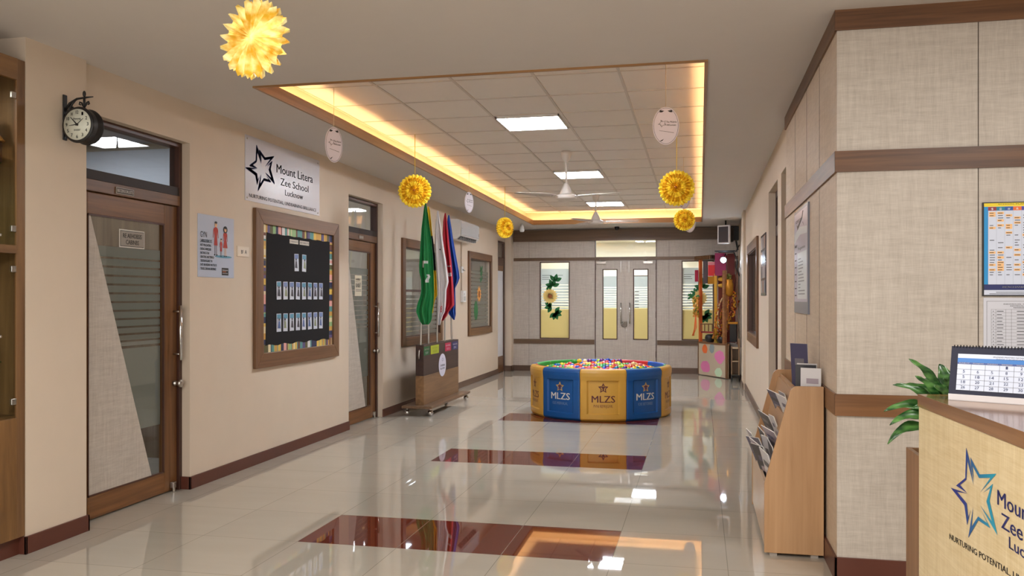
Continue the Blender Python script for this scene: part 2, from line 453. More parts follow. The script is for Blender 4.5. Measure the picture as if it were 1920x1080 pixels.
# ================================================================ WALLS
XL, XR, YB = -3.78, 0.69, 16.72
TOP = 3.35
def wall_boxes(mb, y0, y1, xa, xb, holes, mat, top=TOP):
    """holes: list of (ya, yb, za, zb) sorted along y"""
    y = y0
    for ya, yb, za, zb in holes:
        if ya > y: mb.box(xa, xb, y, ya, 0, top, mat)
        if za > 0: mb.box(xa, xb, ya, yb, 0, za, mat)
        mb.box(xa, xb, ya, yb, zb, top, mat)
        y = yb
    if y1 > y: mb.box(xa, xb, y, y1, 0, top, mat)
DH = 2.625
left_holes = [(4.66, 5.80, 0, DH), (8.80, 9.84, 0, 2.60), (10.60, 12.14, 0.93, 2.12), (13.86, 15.24, 0.93, 2.12), (15.92, 16.53, 0, 2.56)]
mb = MB(); wall_boxes(mb, 4.14, 16.95, XL - 0.16, XL, left_holes, PLASTER)
wl = struct(mb, 'wall_left')
mb = MB().box(XL - 0.16, -3.73, 4.13, 4.62, 0, TOP, PLASTER)
mb.box(XL - 0.01, -3.655, 16.53, 16.72, 0, TOP, PLASTER)
mb.build('pilaster', wl)['kind'] = 'structure'
mb = MB().box(-4.45, -4.35, -3.5, 4.14, 0, TOP, PLASTER).box(-4.45, -3.9, 4.14, 4.2, 0, TOP, PLASTER)
mb.build('niche_wall', wl)['kind'] = 'structure'
right_holes = [(7.30, 7.95, 0, 2.56), (8.31, 9.37, 0, 2.56), (11.05, 12.98, 0.95, 2.09)]
mb = MB(); wall_boxes(mb, 4.66, 16.95, XR + 0.02, XR + 0.22, right_holes, PLASTER)
wr = struct(mb, 'wall_right')
MB().box(XR - 0.015, XR + 0.03, 14.0, 14.6, 0, TOP, PLASTER).build('pilaster', wr)['kind'] = 'structure'
# laminate clad pillar block on the right (its corner stands at XR, 4.65)
mb = MB()
mb.box(XR, XR + 0.02, 4.66, 7.30, 0.0, TOP, LINENW)
side = struct(mb, 'wall_right_cladding', wr)
for y in (5.31, 5.92, 6.62):
    MB().box(XR - 0.0012, XR, y - 0.0016, y + 0.0016, 0.12, 2.83, SEAM).build('panel_seam', side)['kind'] = 'structure'
def yband(name, z0, z1, m, par, y0=4.64, y1=7.30, p=0.012):
    MB().box(XR - p, XR, y0, y1, z0, z1, m).build(name, par)['kind'] = 'structure'
WB1, WB2 = (2.098, 2.205), (0.846, 0.957)
yband('cladding_band', *WB1, WALNUT_Y, side); yband('cladding_band', *WB2, WALNUT_Y, side); yband('crown_band', 2.825, 2.965, WALNUT_Y, side)
mb = MB().box(XR, 3.9, 4.65, 4.66, 0.0, TOP, LINEN)
front = struct(mb, 'wall_front')
for z0, z1 in (WB1, WB2, (2.825, 2.965)):
    MB().box(XR - 0.012, 3.9, 4.638, 4.65, z0, z1, WALNUT_X).build('cladding_band', front)['kind'] = 'structure'
for x in (1.355, 2.02):
    MB().box(x - 0.002, x + 0.002, 4.6488, 4.65, 0.12, 2.83, SEAM).build('panel_seam', front)['kind'] = 'structure'
struct(MB().box(3.9, 4.1, -3.5, 4.8, 0, TOP, PLASTER), 'wall_side')
# baseboards
BB = 0.095
def bb_left(y0, y1, x=XL): struct(MB().box(x, x + 0.014, y0, y1, 0, BB, BASEM if y1 < 10.3 else BASET_Y), 'baseboard_left', bevel=0.002)
BASET_Y = wood('taupe_base_y', (84, 62, 50), (108, 84, 68), 'y')
struct(MB().box(-3.73, -3.716, 4.118, 4.634, 0, 0.10, BASEM).box(-4.3, -3.716, 4.118, 4.13, 0, 0.10, BASEM).box(-3.86, -3.716, 4.62, 4.634, 0, 0.10, BASEM), 'baseboard_left', bevel=0.002)
struct(MB().box(XL, XL + 0.014, 5.786, 8.8, 0, BB, BASEM).box(XL - 0.07, XL + 0.014, 5.786, 5.80, 0, BB, BASEM), 'baseboard_left', bevel=0.002)
struct(MB().box(XL, XL + 0.014, 9.826, 12.0, 0, BB, BASEM), 'baseboard_left', bevel=0.002)
struct(MB().box(XL, XL + 0.014, 12.0, 15.92, 0, BB, BASET_Y), 'baseboard_left', bevel=0.002)
struct(MB().box(-3.79, -3.642, 16.516, 16.53, 0, 0.11, BASET).box(-3.656, -3.642, 16.516, 16.72, 0, 0.11, BASET), 'baseboard_left', bevel=0.002)
struct(MB().box(XR - 0.014, XR, 4.636, 7.30, 0, 0.119, BASEM), 'baseboard_right', bevel=0.002)
struct(MB().box(XR + 0.006, XR + 0.02, 7.95, 8.31, 0, 0.10, BASEM), 'baseboard_right', bevel=0.002)
struct(MB().box(XR + 0.006, XR + 0.02, 9.37, 14.0, 0, 0.10, BASET_Y).box(XR - 0.029, XR - 0.015, 14.0, 14.6, 0, 0.10, BASET_Y).box(XR + 0.006, XR + 0.02, 14.6, 16.7, 0, 0.10, BASET_Y), 'baseboard_right', bevel=0.002)
struct(MB().box(XR - 0.014, 3.9, 4.636, 4.65, 0, 0.119, BASEM), 'baseboard_front', bevel=0.002)

# back wall
mb = MB()
WLx = (-3.11, -2.51); WRx = (-0.34, 0.26); DX = (-2.01, -0.815)
Wz = (0.645, 2.17)
def bx(x0, x1, z0, z1): mb.box(x0, x1, YB, YB + 0.14, z0, z1, LINENG)
bx(-3.9, WLx[0], 0, TOP); bx(WLx[0], WLx[1], 0, Wz[0]); bx(WLx[0], WLx[1], Wz[1], TOP); bx(WLx[1], DX[0], 0, TOP)
bx(DX[0], DX[1], 2.60, TOP); bx(DX[1], WRx[0], 0, TOP); bx(WRx[0], WRx[1], 0, Wz[0]); bx(WRx[0], WRx[1], Wz[1], TOP); bx(WRx[1], 1.0, 0, TOP)
wb = struct(mb, 'wall_back')
def bband(x0, x1, z0, z1, nm='cladding_band', p=0.015, m=None):
    MB().box(x0, x1, YB - p, YB, z0, z1, m or TAUPE_X).build(nm, wb)['kind'] = 'structure'
bband(-3.64, 0.71, 2.575, 2.80, 'beam', 0.05)
bband(-3.64, DX[0] - 0.01, 2.19, 2.25); bband(DX[1] + 0.01, 0.71, 2.19, 2.25); bband(DX[0] - 0.01, DX[1] + 0.01, 2.19, 2.25)
bband(-3.64, DX[0] - 0.01, 0.545, 0.635); bband(DX[1] + 0.01, 0.0, 0.545, 0.635)
struct(MB().box(-3.64, DX[0] - 0.01, YB - 0.016, YB, 0, 0.11, BASET).box(DX[1] + 0.01, 0.0, YB - 0.016, YB, 0, 0.11, BASET), 'baseboard_back')
for x in (-3.33, -0.58): MB().box(x - 0.002, x + 0.002, YB - 0.001, YB, 0.1, 2.57, SEAM).build('panel_seam', wb)['kind'] = 'structure'
# ================================================================ rooms behind the glass
IW = pm('inner_room_wall', (200, 186, 166), 0.7); IWD = wood('inner_room_wood', (104, 84, 64), (136, 114, 90), 'z')
ICE = pm('inner_room_ceiling', (168, 170, 174), 0.8)
mb = MB().box(-7.0, -6.9, 3.0, 16.9, 0, TOP, IWD)
inner = struct(mb, 'wall_inner')
mb = MB().box(-6.9, -3.94, 6.9, 7.0, 0, TOP, IW).box(-6.9, -3.94, 10.1, 10.2, 0, TOP, IW).box(-6.9, -3.94, 15.4, 15.5, 0, TOP, IW).box(-6.9, -4.46, 3.0, 3.1, 0, TOP, IW)
mb.build('partition', inner)['kind'] = 'structure'
MB().box(-6.9, -3.94, 6.86, 6.9, 2.40, 2.80, pm('bulkhead_white', (206, 210, 216), 0.6)).box(-6.9, -3.94, 6.87, 6.9, 0.0, 2.40, IWD).build('bulkhead', inner)['kind'] = 'structure'
mb = MB()
for z in (0.85, 1.95): mb.box(-6.9, -6.885, 3.1, 16.8, z, z + 0.05, DARKW)
for k in range(13): mb.box(-6.9, -6.888, 3.3 + k * 1.1, 3.33 + k * 1.1, 0, 2.6, DARKW)
mb.build('paneling_batten', inner)['kind'] = 'structure'
mb = MB().box(-6.9, -3.96, 3.0, 16.9, 2.86, 2.87, ICE)
ci = mb.build('inner_room_ceiling', ceiling); ci['kind'] = 'structure'
ROOML = emi('inner_panel_glow', (236, 242, 255), 11)
for x, y, lab in ((-5.1, 5.75, 'white ceiling panel light of the room seen through the nearest door transom'),
                  (-5.0, 9.1, 'white ceiling panel light seen through the transom of the second door'),
                  (-5.2, 11.6, 'white ceiling panel light of the room behind the flags'), (-5.2, 14.2, 'white ceiling panel light of the room behind the flower window')):
    t = thing('ceiling_light', lab, 'ceiling light', (x, y, 2.86), 0, 'light panels in the side rooms')
    MB().box(-0.31, 0.31, -0.31, 0.31, -0.012, 0.0, WHITEP).build('frame', t)
    MB().box(-0.295, 0.295, -0.295, 0.295, -0.016, -0.0121, ROOML).build('diffuser', t)
# room behind the double door
mb = MB().box(-3.9, 1.0, 19.6, 19.7, 0, TOP, CREAM).box(-3.9, -3.8, YB + 0.14, 19.6, 0, TOP, CREAM).box(0.9, 1.0, YB + 0.14, 19.6, 0, TOP, CREAM)
rb = struct(mb, 'wall_rear_room')
MB().box(-3.8, 0.9, 19.58, 19.6, 0, 1.25, pm('rear_dado', (214, 196, 140), 0.6)).build('dado', rb)['kind'] = 'structure'
mb = MB().box(-3.8, 0.9, YB + 0.15, 19.6, 2.72, 2.73, CREAM); mb.build('rear_room_ceiling', ceiling)['kind'] = 'structure'
for x, lab in ((-1.1, 'white light panel in the rear room seen above the double doors'), (-2.7, 'white light panel in the rear room behind the sunflower window')):
    t = thing('ceiling_light', lab, 'ceiling light', (x, 18.3, 2.72), 0)
    MB().box(-0.31, 0.31, -0.31, 0.31, -0.012, 0, WHITEP).build('frame', t)
    MB().box(-0.295, 0.295, -0.295, 0.295, -0.016, -0.0121, emi('rear_panel_glow', (240, 246, 255), 30.0)).build('diffuser', t)
# dark rooms behind the right wall openings
mb = MB().box(2.4, 2.5, 4.7, 16.9, 0, TOP, IW).box(XR + 0.22, 2.4, 10.0, 10.1, 0, TOP, IW).box(XR + 0.22, 2.4, 13.4, 13.5, 0, TOP, IW)
struct(mb, 'wall_right_room')

# ================================================================ DOORS in the left wall
def glazed_door(idx, y0, y1, ztop, leaf_top, seen=1.0):
    """local: x along +Y, z up, front -y -> +X"""
    w = y1 - y0
    d = bpy.data.objects.new('door_%d' % idx, None); COL.objects.link(d); d['kind'] = 'structure'
    d.location = (XL, y0, 0); d.rotation_euler = (0, 0, L90)
    fr = MB(); f = 0.035
    yb = 0.065   # frame set back behind wall face
    fr.box(0, f, yb, 0.15, 0, ztop, DARKW).box(w - f, w, yb, 0.15, 0, ztop, DARKW).box(f, w - f, yb, 0.15, ztop - f, ztop, DARKW_X)
    fr.box(f, w - f, yb - 0.004, 0.15, leaf_top, leaf_top + 0.075, WALNUT_X)
    fr.box(f, w - f, yb, 0.15, leaf_top + 0.075, leaf_top + 0.14, BLACK_W)
    fr.build('door_frame', d, bevel=0.002)
    MB().box(f, w - f, 0.105, 0.111, leaf_top + 0.14, ztop - f, GLASS).build('transom_pane', d)
    lf = MB(); a, b_ = f + 0.003, w - f - 0.003; st = 0.155; y_ = 0.085
    lf.box(a, a + 0.10, y_, y_ + 0.045, 0.012, leaf_top - 0.004, DOORW_Z).box(b_ - st, b_, y_, y_ + 0.045, 0.012, leaf_top - 0.004, DOORW_Z)
    lf.box(a + 0.10, b_ - st, y_, y_ + 0.045, 0.012, 0.16, DOORW_X).box(a + 0.10, b_ - st, y_, y_ + 0.045, 2.0, leaf_top - 0.004, DOORW_X)
    leaf = lf.build('door_leaf', d, bevel=0.003)
    gx0, gx1 = a + 0.10, b_ - st
    bd = MB()
    bd.box(gx0, gx0 + 0.008, y_ - 0.004, y_ + 0.01, 0.16, 2.0, DARKW).box(gx1 - 0.012, gx1, y_ - 0.004, y_ + 0.01, 0.16, 2.0, DARKW)
    bd.box(gx0, gx1, y_ - 0.004, y_ + 0.01, 0.16, 0.17, DARKW_X).box(gx0, gx1, y_ - 0.004, y_ + 0.01, 1.988, 2.0, DARKW_X)
    bd.build('glazing_bead', leaf)
    MB().box(gx0, gx1, y_ + 0.02, y_ + 0.026, 0.16, 2.0, GLASS).build('glass_pane', leaf)
    # triangular linen panel: wide at the bottom, narrow at the top
    xt = gx0 + 0.03; xb_ = gx1 - 0.14
    MB().prism_xz([(gx0, 0.16), (xb_, 0.16), (xt, 2.0), (gx0, 2.0)], y_ + 0.004, y_ + 0.02, LINEN).build('linen_panel', leaf, bevel=0.001)
    fm = MB()
    def xd(z): return xb_ + (xt - xb_) * (z - 0.16) / 1.84
    def strip(z0, z1): fm.prism_xz([(xd(z0), z0), (gx1 - 0.012, z0), (gx1 - 0.012, z1), (xd(z1), z1)], y_ + 0.0265, y_ + 0.0275, FROST)
    strip(0.52, 1.10)
    z = 1.118; ws = [0.026, 0.034, 0.036, 0.042, 0.044, 0.046, 0.046, 0.046, 0.046, 0.046, 0.046, 0.07]
    for k, h in enumerate(ws): strip(z, z + h); z += h + 0.014
    fm.build('frosted_film', leaf)
    h = MB(); hx = w - f - 0.045 if idx == 1 else w - f - 0.055
    h.tube([(hx, y_ - 0.06, 0.985), (hx, y_ - 0.06, 1.395)], 0.0125, CHROME, 12)
    for zz in (1.03, 1.35): h.tube([(hx, y_ - 0.06, zz), (hx, y_, zz)], 0.007, STEEL, 8)
    h.build('pull_handle', leaf)
    k = MB()
    k.lathe([(0.02, 0), (0.02, -0.015), (0.012, -0.02), (0.012, -0.035), (0.028, -0.042), (0.03, -0.062), (0.02, -0.07), (0.003, -0.071)], (hx + 0.005, y_, 0.81), STEEL, 16, 'y')
    k.build('lock_knob', leaf)
    s_ = MB(); s_.box(w - f - 0.09, w - f - 0.05, y_ - 0.03, y_, 0.03, 0.075, STEEL); s_.tube([(w - f - 0.07, y_ - 0.02, 0.0), (w - f - 0.07, y_ - 0.02, 0.06)], 0.012, STEEL, 10)
    s_.build('door_stop', leaf, bevel=0.004)
    return d, leaf, gx0, gx1
BLACK_W = pm('dark_brown_lacquer', (40, 28, 26), 0.6)
d1, leaf1, g0, g1 = glazed_door(1, 4.66, 5.80, DH, 2.145)
d2, leaf2, _, _ = glazed_door(2, 8.80, 9.84, 2.60, 2.12)
# door sign plates
SIGNG = pm('grey_sign', (150, 142, 132), 0.5)
t = MB(); t.rect(0.375, 0.56, 2.155, 2.20, 0.058, SIGNG, 0.004); t.rect(0.38, 0.555, 2.16, 2.195, 0.0538, pm('sign_dark', (70, 58, 50), 0.5), 0.0006)
t.text('BECERSORUSTS', 0.386, 2.168, 0.02, 0.053, pm('sign_pale', (210, 200, 190), 0.5), 0.163)
tag(t.build('nameplate', None, loc=(XL, 4.66, 0), rot=(0, 0, L90)), 'small pale nameplate on the lintel over the nearest glazed door', 'sign')
t = MB(); t.rect(0.47, 0.74, 1.80, 1.925, 0.1045, pm('plate_edge', (205, 200, 192), 0.4), 0.003); t.rect(0.478, 0.732, 1.808, 1.917, 0.1014, BLACK, 0.0006); t.rect(0.482, 0.728, 1.812, 1.913, 0.1007, SIGNG, 0.0006)
t.text('RE AEHOBSIS', 0.605, 1.868, 0.031, 0.1, BLACK, 0.2, 'c', bold=0.03); t.text('CABINBS', 0.605, 1.824, 0.031, 0.1, BLACK, 0.14, 'c', bold=0.03)
tag(t.build('door_sign', None, loc=(XL, 4.66, 0), rot=(0, 0, L90)), 'grey rectangular sign with black capitals on the glass of the nearest door', 'sign')
t = MB(); t.rect(0.43, 0.56, 2.135, 2.175, 0.058, SIGNG, 0.004); t.text('GUANTUR', 0.44, 2.146, 0.018, 0.0535, pm('sign_pale', (210, 200, 190), 0.5), 0.11)
tag(t.build('nameplate', None, loc=(XL, 8.80, 0), rot=(0, 0, L90)), 'small nameplate on the lintel over the second glazed door', 'sign')
t = MB(); t.rect(0.42, 0.62, 1.475, 1.715, 0.1045, pm('cream_card', (222, 214, 192), 0.5), 0.002)
t.text('NURSERLY', 0.52, 1.655, 0.026, 0.102, INK, 0.15, 'c', bold=0.02); t.text('BLASREIT', 0.52, 1.575, 0.05, 0.102, INK, 0.15, 'c', bold=0.02)
for z in (1.635, 1.548, 1.53): t.rect(0.44, 0.60, z, z + 0.005, 0.102, INK, 0.0004)
tag(t.build('door_sign', None, loc=(XL, 8.80, 0), rot=(0, 0, L90)), 'cream card sign taped on the glass of the second door', 'sign')

# far narrow door 3 in the left wall, frosted leaf
d3 = bpy.data.objects.new('door_3', None); COL.objects.link(d3); d3['kind'] = 'structure'; d3.location = (XL, 15.92, 0); d3.rotation_euler = (0, 0, L90)
MB().box(0, 0.605, 0.002, 0.15, 2.52, 2.555, DARKW_X).box(0.50, 0.605, 0.002, 0.15, 0, 2.52, DARKW).box(0, 0.50, 0.004, 0.15, 2.08, 2.24, DARKW_X).build('door_frame', d3)
lf = MB().box(0, 0.50, 0.01, 0.05, 0.01, 0.32, DOORW_X).box(0, 0.50, 0.008, 0.05, 1.98, 2.08, DOORW_X).build('door_leaf', d3)
MB().box(0, 0.50, 0.015, 0.025, 0.32, 1.98, frostm('white_frost', (232, 232, 236), 0.03)).build('glass_pane', lf)
MB().box(0, 0.50, 0.02, 0.026, 2.24, 2.52, GLASS).build('transom_pane', d3)

# right wall doors (seen edge on)
def right_door(idx, y0, y1):
    d = bpy.data.objects.new('door_%d' % idx, None); COL.objects.link(d); d['kind'] = 'structure'
    d.location = (XR + 0.02, y1, 0); d.rotation_euler = (0, 0, R90)
    w = y1 - y0; f = 0.045; yb = 0.07
    MB().box(0, f, yb, 0.18, 0, 2.56, DARKW).box(w - f, w, yb, 0.18, 0, 2.56, DARKW).box(f, w - f, yb, 0.18, 2.50, 2.56, DARKW_X).box(f, w - f, yb, 0.18, 2.1, 2.2, DARKW_X).build('door_frame', d)
    lf = MB().box(f, f + 0.1, 0.1, 0.14, 0.01, 2.1, DOORW_Z).box(w - f - 0.1, w - f, 0.1, 0.14, 0.01, 2.1, DOORW_Z).box(f + 0.1, w - f - 0.1, 0.1, 0.14, 0.01, 0.16, DOORW_X).box(f + 0.1, w - f - 0.1, 0.1, 0.14, 1.98, 2.1, DOORW_X).build('door_leaf', d, bevel=0.002)
    MB().box(f + 0.1, w - f - 0.1, 0.118, 0.124, 0.16, 1.98, GLASS).build('glass_pane', lf)
    MB().box(f, w - f, 0.12, 0.126, 2.2, 2.5, GLASS).build('transom_pane', d)
    MB().tube([(w - f - 0.05, 0.05, 0.985), (w - f - 0.05, 0.05, 1.395)], 0.011, CHROME, 10).tube([(w - f - 0.05, 0.05, 1.03), (w - f - 0.05, 0.1, 1.03)], 0.006, STEEL, 8).tube([(w - f - 0.05, 0.05, 1.35), (w - f - 0.05, 0.1, 1.35)], 0.006, STEEL, 8).build('pull_handle', lf)
right_door(4, 8.31, 9.37); right_door(5, 7.30, 7.95)

# framed windows in side walls
def frosted_lines(fm, x0, x1, y, zs, h=0.028, m=None):
    for z in zs: fm.box(x0, x1, y - 0.0012, y, z, z + h, m or FROST)
def wall_window(idx, loc, rz, w, z0, z1, fr=0.11, rail=None, frost=True, mats=None):
    mz, mx_ = mats or (WALNUT_Z, WALNUT_X)
    d = bpy.data.objects.new('window_%d' % idx, None); COL.objects.link(d); d['kind'] = 'structure'; d.location = loc; d.rotation_euler = (0, 0, rz)
    m = MB(); p = -0.028
    m.box(0, fr, p, 0.05, z0, z1, mz).box(w - fr, w, p, 0.05, z0, z1, mz).box(fr, w - fr, p, 0.05, z0, z0 + fr, mx_).box(fr, w - fr, p, 0.05, z1 - fr, z1, mx_)
    m.build('window_frame', d, bevel=0.003)
    g = MB().box(fr, w - fr, 0.03, 0.036, z0 + fr, z1 - fr, GLASS).build('window_pane', d)
    b = MB(); q = 0.012
    b.box(fr, fr + q, -0.012, 0.03, z0 + fr, z1 - fr, DARKW).box(w - fr - q, w - fr, -0.012, 0.03, z0 + fr, z1 - fr, DARKW).box(fr, w - fr, -0.012, 0.03, z0 + fr, z0 + fr + q, DARKW_X).box(fr, w - fr, -0.012, 0.03, z1 - fr - q, z1 - fr, DARKW_X)
    if rail: b.box(fr, w - fr, -0.012, 0.04, rail, rail + 0.03, DARKW_X)
    b.build('window_bead', d)
    return d
w1 = wall_window(1, (XL, 10.49, 0), L90, 1.76, 0.82, 2.235, 0.115, 1.535)
fm = MB(); frosted_lines(fm, 0.127, 1.633, 0.0285, [0.95 + 0.062 * k for k in range(9)], 0.045); fm.build('frosted_film', w1)
w2 = wall_window(2, (XL, 13.74, 0), L90, 1.63, 0.82, 2.24, 0.115)
fm = MB(); frosted_lines(fm, 0.127, 1.503, 0.0285, [0.95 + 0.066 * k for k in range(15)], 0.05); fm.build('frosted_film', w2)
w3 = wall_window(3, (XR + 0.02, 13.10, 0), R90, 2.18, 0.83, 2.22, 0.13)

GREENL = pm('leaf_green_sticker', (20, 110, 56), 0.5); SUNP = pm('sunflower_petal', (248, 216, 130), 0.5); SUNC = pm('sunflower_centre', (150, 84, 30), 0.6); ORP = pm('orange_petal', (238, 168, 84), 0.5)
def leaf_poly(x, z, L, w, a):
    pts = []
    for s, q in ((0, 0), (0.25, 0.8), (0.5, 1), (0.78, 0.6), (1, 0), (0.78, -0.6), (0.5, -1), (0.25, -0.8)):
        pts.append((x + cos(a) * s * L - sin(a) * q * w / 2, z + sin(a) * s * L + cos(a) * q * w / 2))
    return pts
def flower(m, x, z, r, y, mp, n=14, r2=0.35):
    for k in range(n): m.flat(leaf_poly(x, z, r, r * 0.42, 2 * pi * k / n), y - 0.0002 * (k % 2), mp, 0.001)
    m.disc(x, z, r * r2, y - 0.0013, SUNC, 16)
# flower sticker on window_2
t = thing('flower_sticker', 'peach flower sticker with green leaves on the left wall window beside the air conditioner', 'sticker', (XL, 13.74, 0), L90)
m = MB(); flower(m, 0.86, 1.52, 0.15, 0.0265, ORP, 12, 0.42); m.build('flower_head', t)
m = MB(); m.disc(0.64, 1.235, 0.13, 0.0265, GREENL, 18, 0.17); m.build('leaf', t)
m = MB(); m.flat([(0.99, 1.66), (1.0, 1.66), (1.02, 1.98), (1.005, 1.98)], 0.0265, GREENL)
for (x, z, a) in ((1.0, 1.72, 2.2), (1.0, 1.76, 0.7), (1.01, 1.82, 2.1), (1.01, 1.84, 0.9), (1.01, 1.9, 2.0), (1.01, 1.93, 0.8)): m.flat(leaf_poly(x, z, 0.14, 0.06, a), 0.0265, GREENL)
m.build('leaf', t)

# ================================================================ back wall windows and double door
def back_window(idx, x0, x1, z0, z1):
    d = bpy.data.objects.new('window_%d' % idx, None); COL.objects.link(d); d['kind'] = 'structure'; d.location = (x0, YB, 0)
    w = x1 - x0; f = 0.018
    m = MB().box(0, f, -0.012, 0.06, z0, z1, DARKW).box(w - f, w, -0.012, 0.06, z0, z1, DARKW).box(f, w - f, -0.012, 0.06, z0, z0 + f, DARKW_X).box(f, w - f, -0.012, 0.06, z1 - f, z1, DARKW_X)
    m.build('window_frame', d)
    MB().box(f, w - f, 0.03, 0.036, z0 + f, z1 - f, GLASS).build('window_pane', d)
    fm = MB(); FC = frostm('cream_frost', (228, 214, 160), 0.12); FW = frostm('pale_frost', (214, 222, 222), 0.25)
    fm.box(f, w - f, 0.0268, 0.028, z0 + f, 1.22, FC)
    z = 1.235
    for k in range(9): fm.box(f, w - f, 0.0268, 0.028, z, z + 0.028 + 0.002 * k, FW); z += 0.05 + 0.001 * k
    fm.box(f, w - f, 0.0268, 0.028, z, z1 - f - 0.12, FW)
    fm.build('frosted_film', d)
    dk = MB()
    for (xa, xb, zz) in (((0.04, 0.24, 1.9), (0.36, 0.46, 1.9), (0.04, 0.18, 1.86), (0.04, 0.2, 1.82), (0.02, 0.56, 1.30), (0.1, 0.56, 1.36))): dk.box(xa, xb, 0.0255, 0.0265, zz, zz + 0.008, INK)
    dk.build('film_line', d)
    return d
w4 = back_window(4, *WLx, *Wz); w5 = back_window(5, *WRx, *Wz)
def sunflower(x, z, lab, lx):
    t = thing('flower_sticker', lab, 'sticker', (lx, YB, 0))
    y = 0.024
    m = MB(); flower(m, x, z, 0.16, y, SUNP, 18, 0.27); m.build('flower_head', t)
    for cx_, cz_, angs in ((x + 0.05, z + 0.2, (0.3, 1.2, 2.0, 2.9, 3.6)), (x + 0.1, z + 0.3, (0.4, 1.3, 2.3)), (x + 0.03, z - 0.2, (3.4, 2.7, 2.1, 4.2)), (x + 0.1, z - 0.33, (5.9, 5.1, 4.5, 3.9, 0.2, 0.9))):
        m = MB()
        for a in angs: m.flat(leaf_poly(cx_, cz_, 0.15, 0.085, a), y, GREENL)
        m.build('leaf', t)
sunflower(0.20, 1.49, 'yellow sunflower sticker with green leaves on the left window of the back wall', WLx[0])
sunflower(0.33, 1.45, 'sunflower sticker with green leaves on the back wall window partly behind the shrine', WRx[0])

dd = bpy.data.objects.new('door_6', None); COL.objects.link(dd); dd['kind'] = 'structure'; dd.location = (DX[0], YB, 0)
W = DX[1] - DX[0]
MB().box(0, 0.014, -0.012, 0.08, 0, 2.60, DARKW).box(W - 0.014, W, -0.012, 0.08, 0, 2.60, DARKW).box(0.014, W - 0.014, -0.012, 0.08, 2.585, 2.60, DARKW_X).box(0.014, W - 0.014, -0.02, 0.08, 2.19, 2.255, TAUPE_X).build('door_frame', dd)
MB().box(0.014, W - 0.014, 0.03, 0.036, 2.255, 2.585, GLASS).build('transom_pane', dd)
for s_, (xa, xb, ga, gb) in enumerate(((0.016, W / 2 - 0.002, 0.148, 0.442), (W / 2 + 0.002, W - 0.016, 0.745, 1.04))):
    l = MB(); z0, z1 = 0.64, 2.018
    l.box(xa, ga, 0.0, 0.04, 0.008, 2.188, LINENG).box(gb, xb, 0.0, 0.04, 0.008, 2.188, LINENG).box(ga, gb, 0.0, 0.04, 0.008, z0, LINENG).box(ga, gb, 0.0, 0.04, z1, 2.188, LINENG)
    leaf = l.build('door_leaf', dd)
    l = MB(); q = 0.018
    l.box(ga, ga + q, -0.008, 0.03, z0, z1, DARKW).box(gb - q, gb, -0.008, 0.03, z0, z1, DARKW).box(ga, gb, -0.008, 0.03, z0, z0 + q, DARKW_X).box(ga, gb, -0.008, 0.03, z1 - q, z1, DARKW_X)
    l.build('glazing_bead', leaf)
    MB().box(ga + q, gb - q, 0.02, 0.026, z0 + q, z1 - q, GLASS).build('glass_pane', leaf)
    fm = MB(); FC = frostm('cream_frost', (228, 214, 160), 0.12); FW = frostm('pale_frost', (214, 222, 222), 0.25)
    fm.box(ga + q, gb - q, 0.0185, 0.0198, z0 + q, 1.25, FC); z = 1.262
    for k in range(9): fm.box(ga + q, gb - q, 0.0185, 0.0198, z, z + 0.03, FW); z += 0.045
    fm.box(ga + q, gb - q, 0.0185, 0.0198, z, 1.88, FW)
    fm.build('frosted_film', leaf)
    if s_ == 1:
        dk = MB()
        for k in range(6): dk.box(ga + 0.03, ga + 0.11, 0.017, 0.018, 1.26 + 0.062 * k, 1.272 + 0.062 * k, INK)
        dk.box(ga + q, gb - q, 0.016, 0.018, 1.875, 1.89, DARKW_X)
        dk.build('film_line', leaf)
    hx = W / 2 - 0.085 if s_ == 0 else W / 2 + 0.085
    MB().tube([(hx, -0.06, 0.955), (hx, -0.06, 1.36)], 0.013, CHROME, 10).tube([(hx, -0.06, 1.0), (hx, 0, 1.0)], 0.007, STEEL, 6).tube([(hx, -0.06, 1.32), (hx, 0, 1.32)], 0.007, STEEL, 6).build('pull_handle', leaf)
    hx = W / 2 - 0.09 if s_ == 0 else W / 2 + 0.07
    MB().box(hx - 0.012, hx + 0.012, -0.02, 0.0, 1.95, 2.17, STEEL).build('bolt', leaf, bevel=0.004)
    cx_ = 0.13 if s_ == 0 else W - 0.16
    MB().box(cx_ - 0.09, cx_ + 0.09, -0.05, 0, 2.12, 2.165, STEEL).tube([(cx_, -0.03, 2.165), (cx_ + (0.1 if s_ == 0 else -0.1), -0.07, 2.185), (cx_ - 0.04, -0.02, 2.2)], 0.007, STEEL, 6).build('door_closer', leaf, bevel=0.004)
    for z in (0.3, 1.07, 2.0):
        MB().box((0.006 if s_ == 0 else W - 0.018), (0.018 if s_ == 0 else W - 0.006), -0.014, 0.0, z, z + 0.12, DARKW).build('hinge', leaf)
m = MB().box(W / 2 - 0.07, W / 2 + 0.03, -0.035, 0, 0.90, 0.99, pm('lock_metal', (120, 112, 104), 0.4, 0.8)); m.tube([(W / 2 - 0.08, -0.03, 0.93), (W / 2 - 0.03, -0.05, 0.98)], 0.012, STEEL, 8)
m.box(W / 2 + 0.005, W / 2 + 0.03, -0.02, 0, 0.80, 0.84, STEEL)
m.build('padlock_hasp', dd, bevel=0.003)

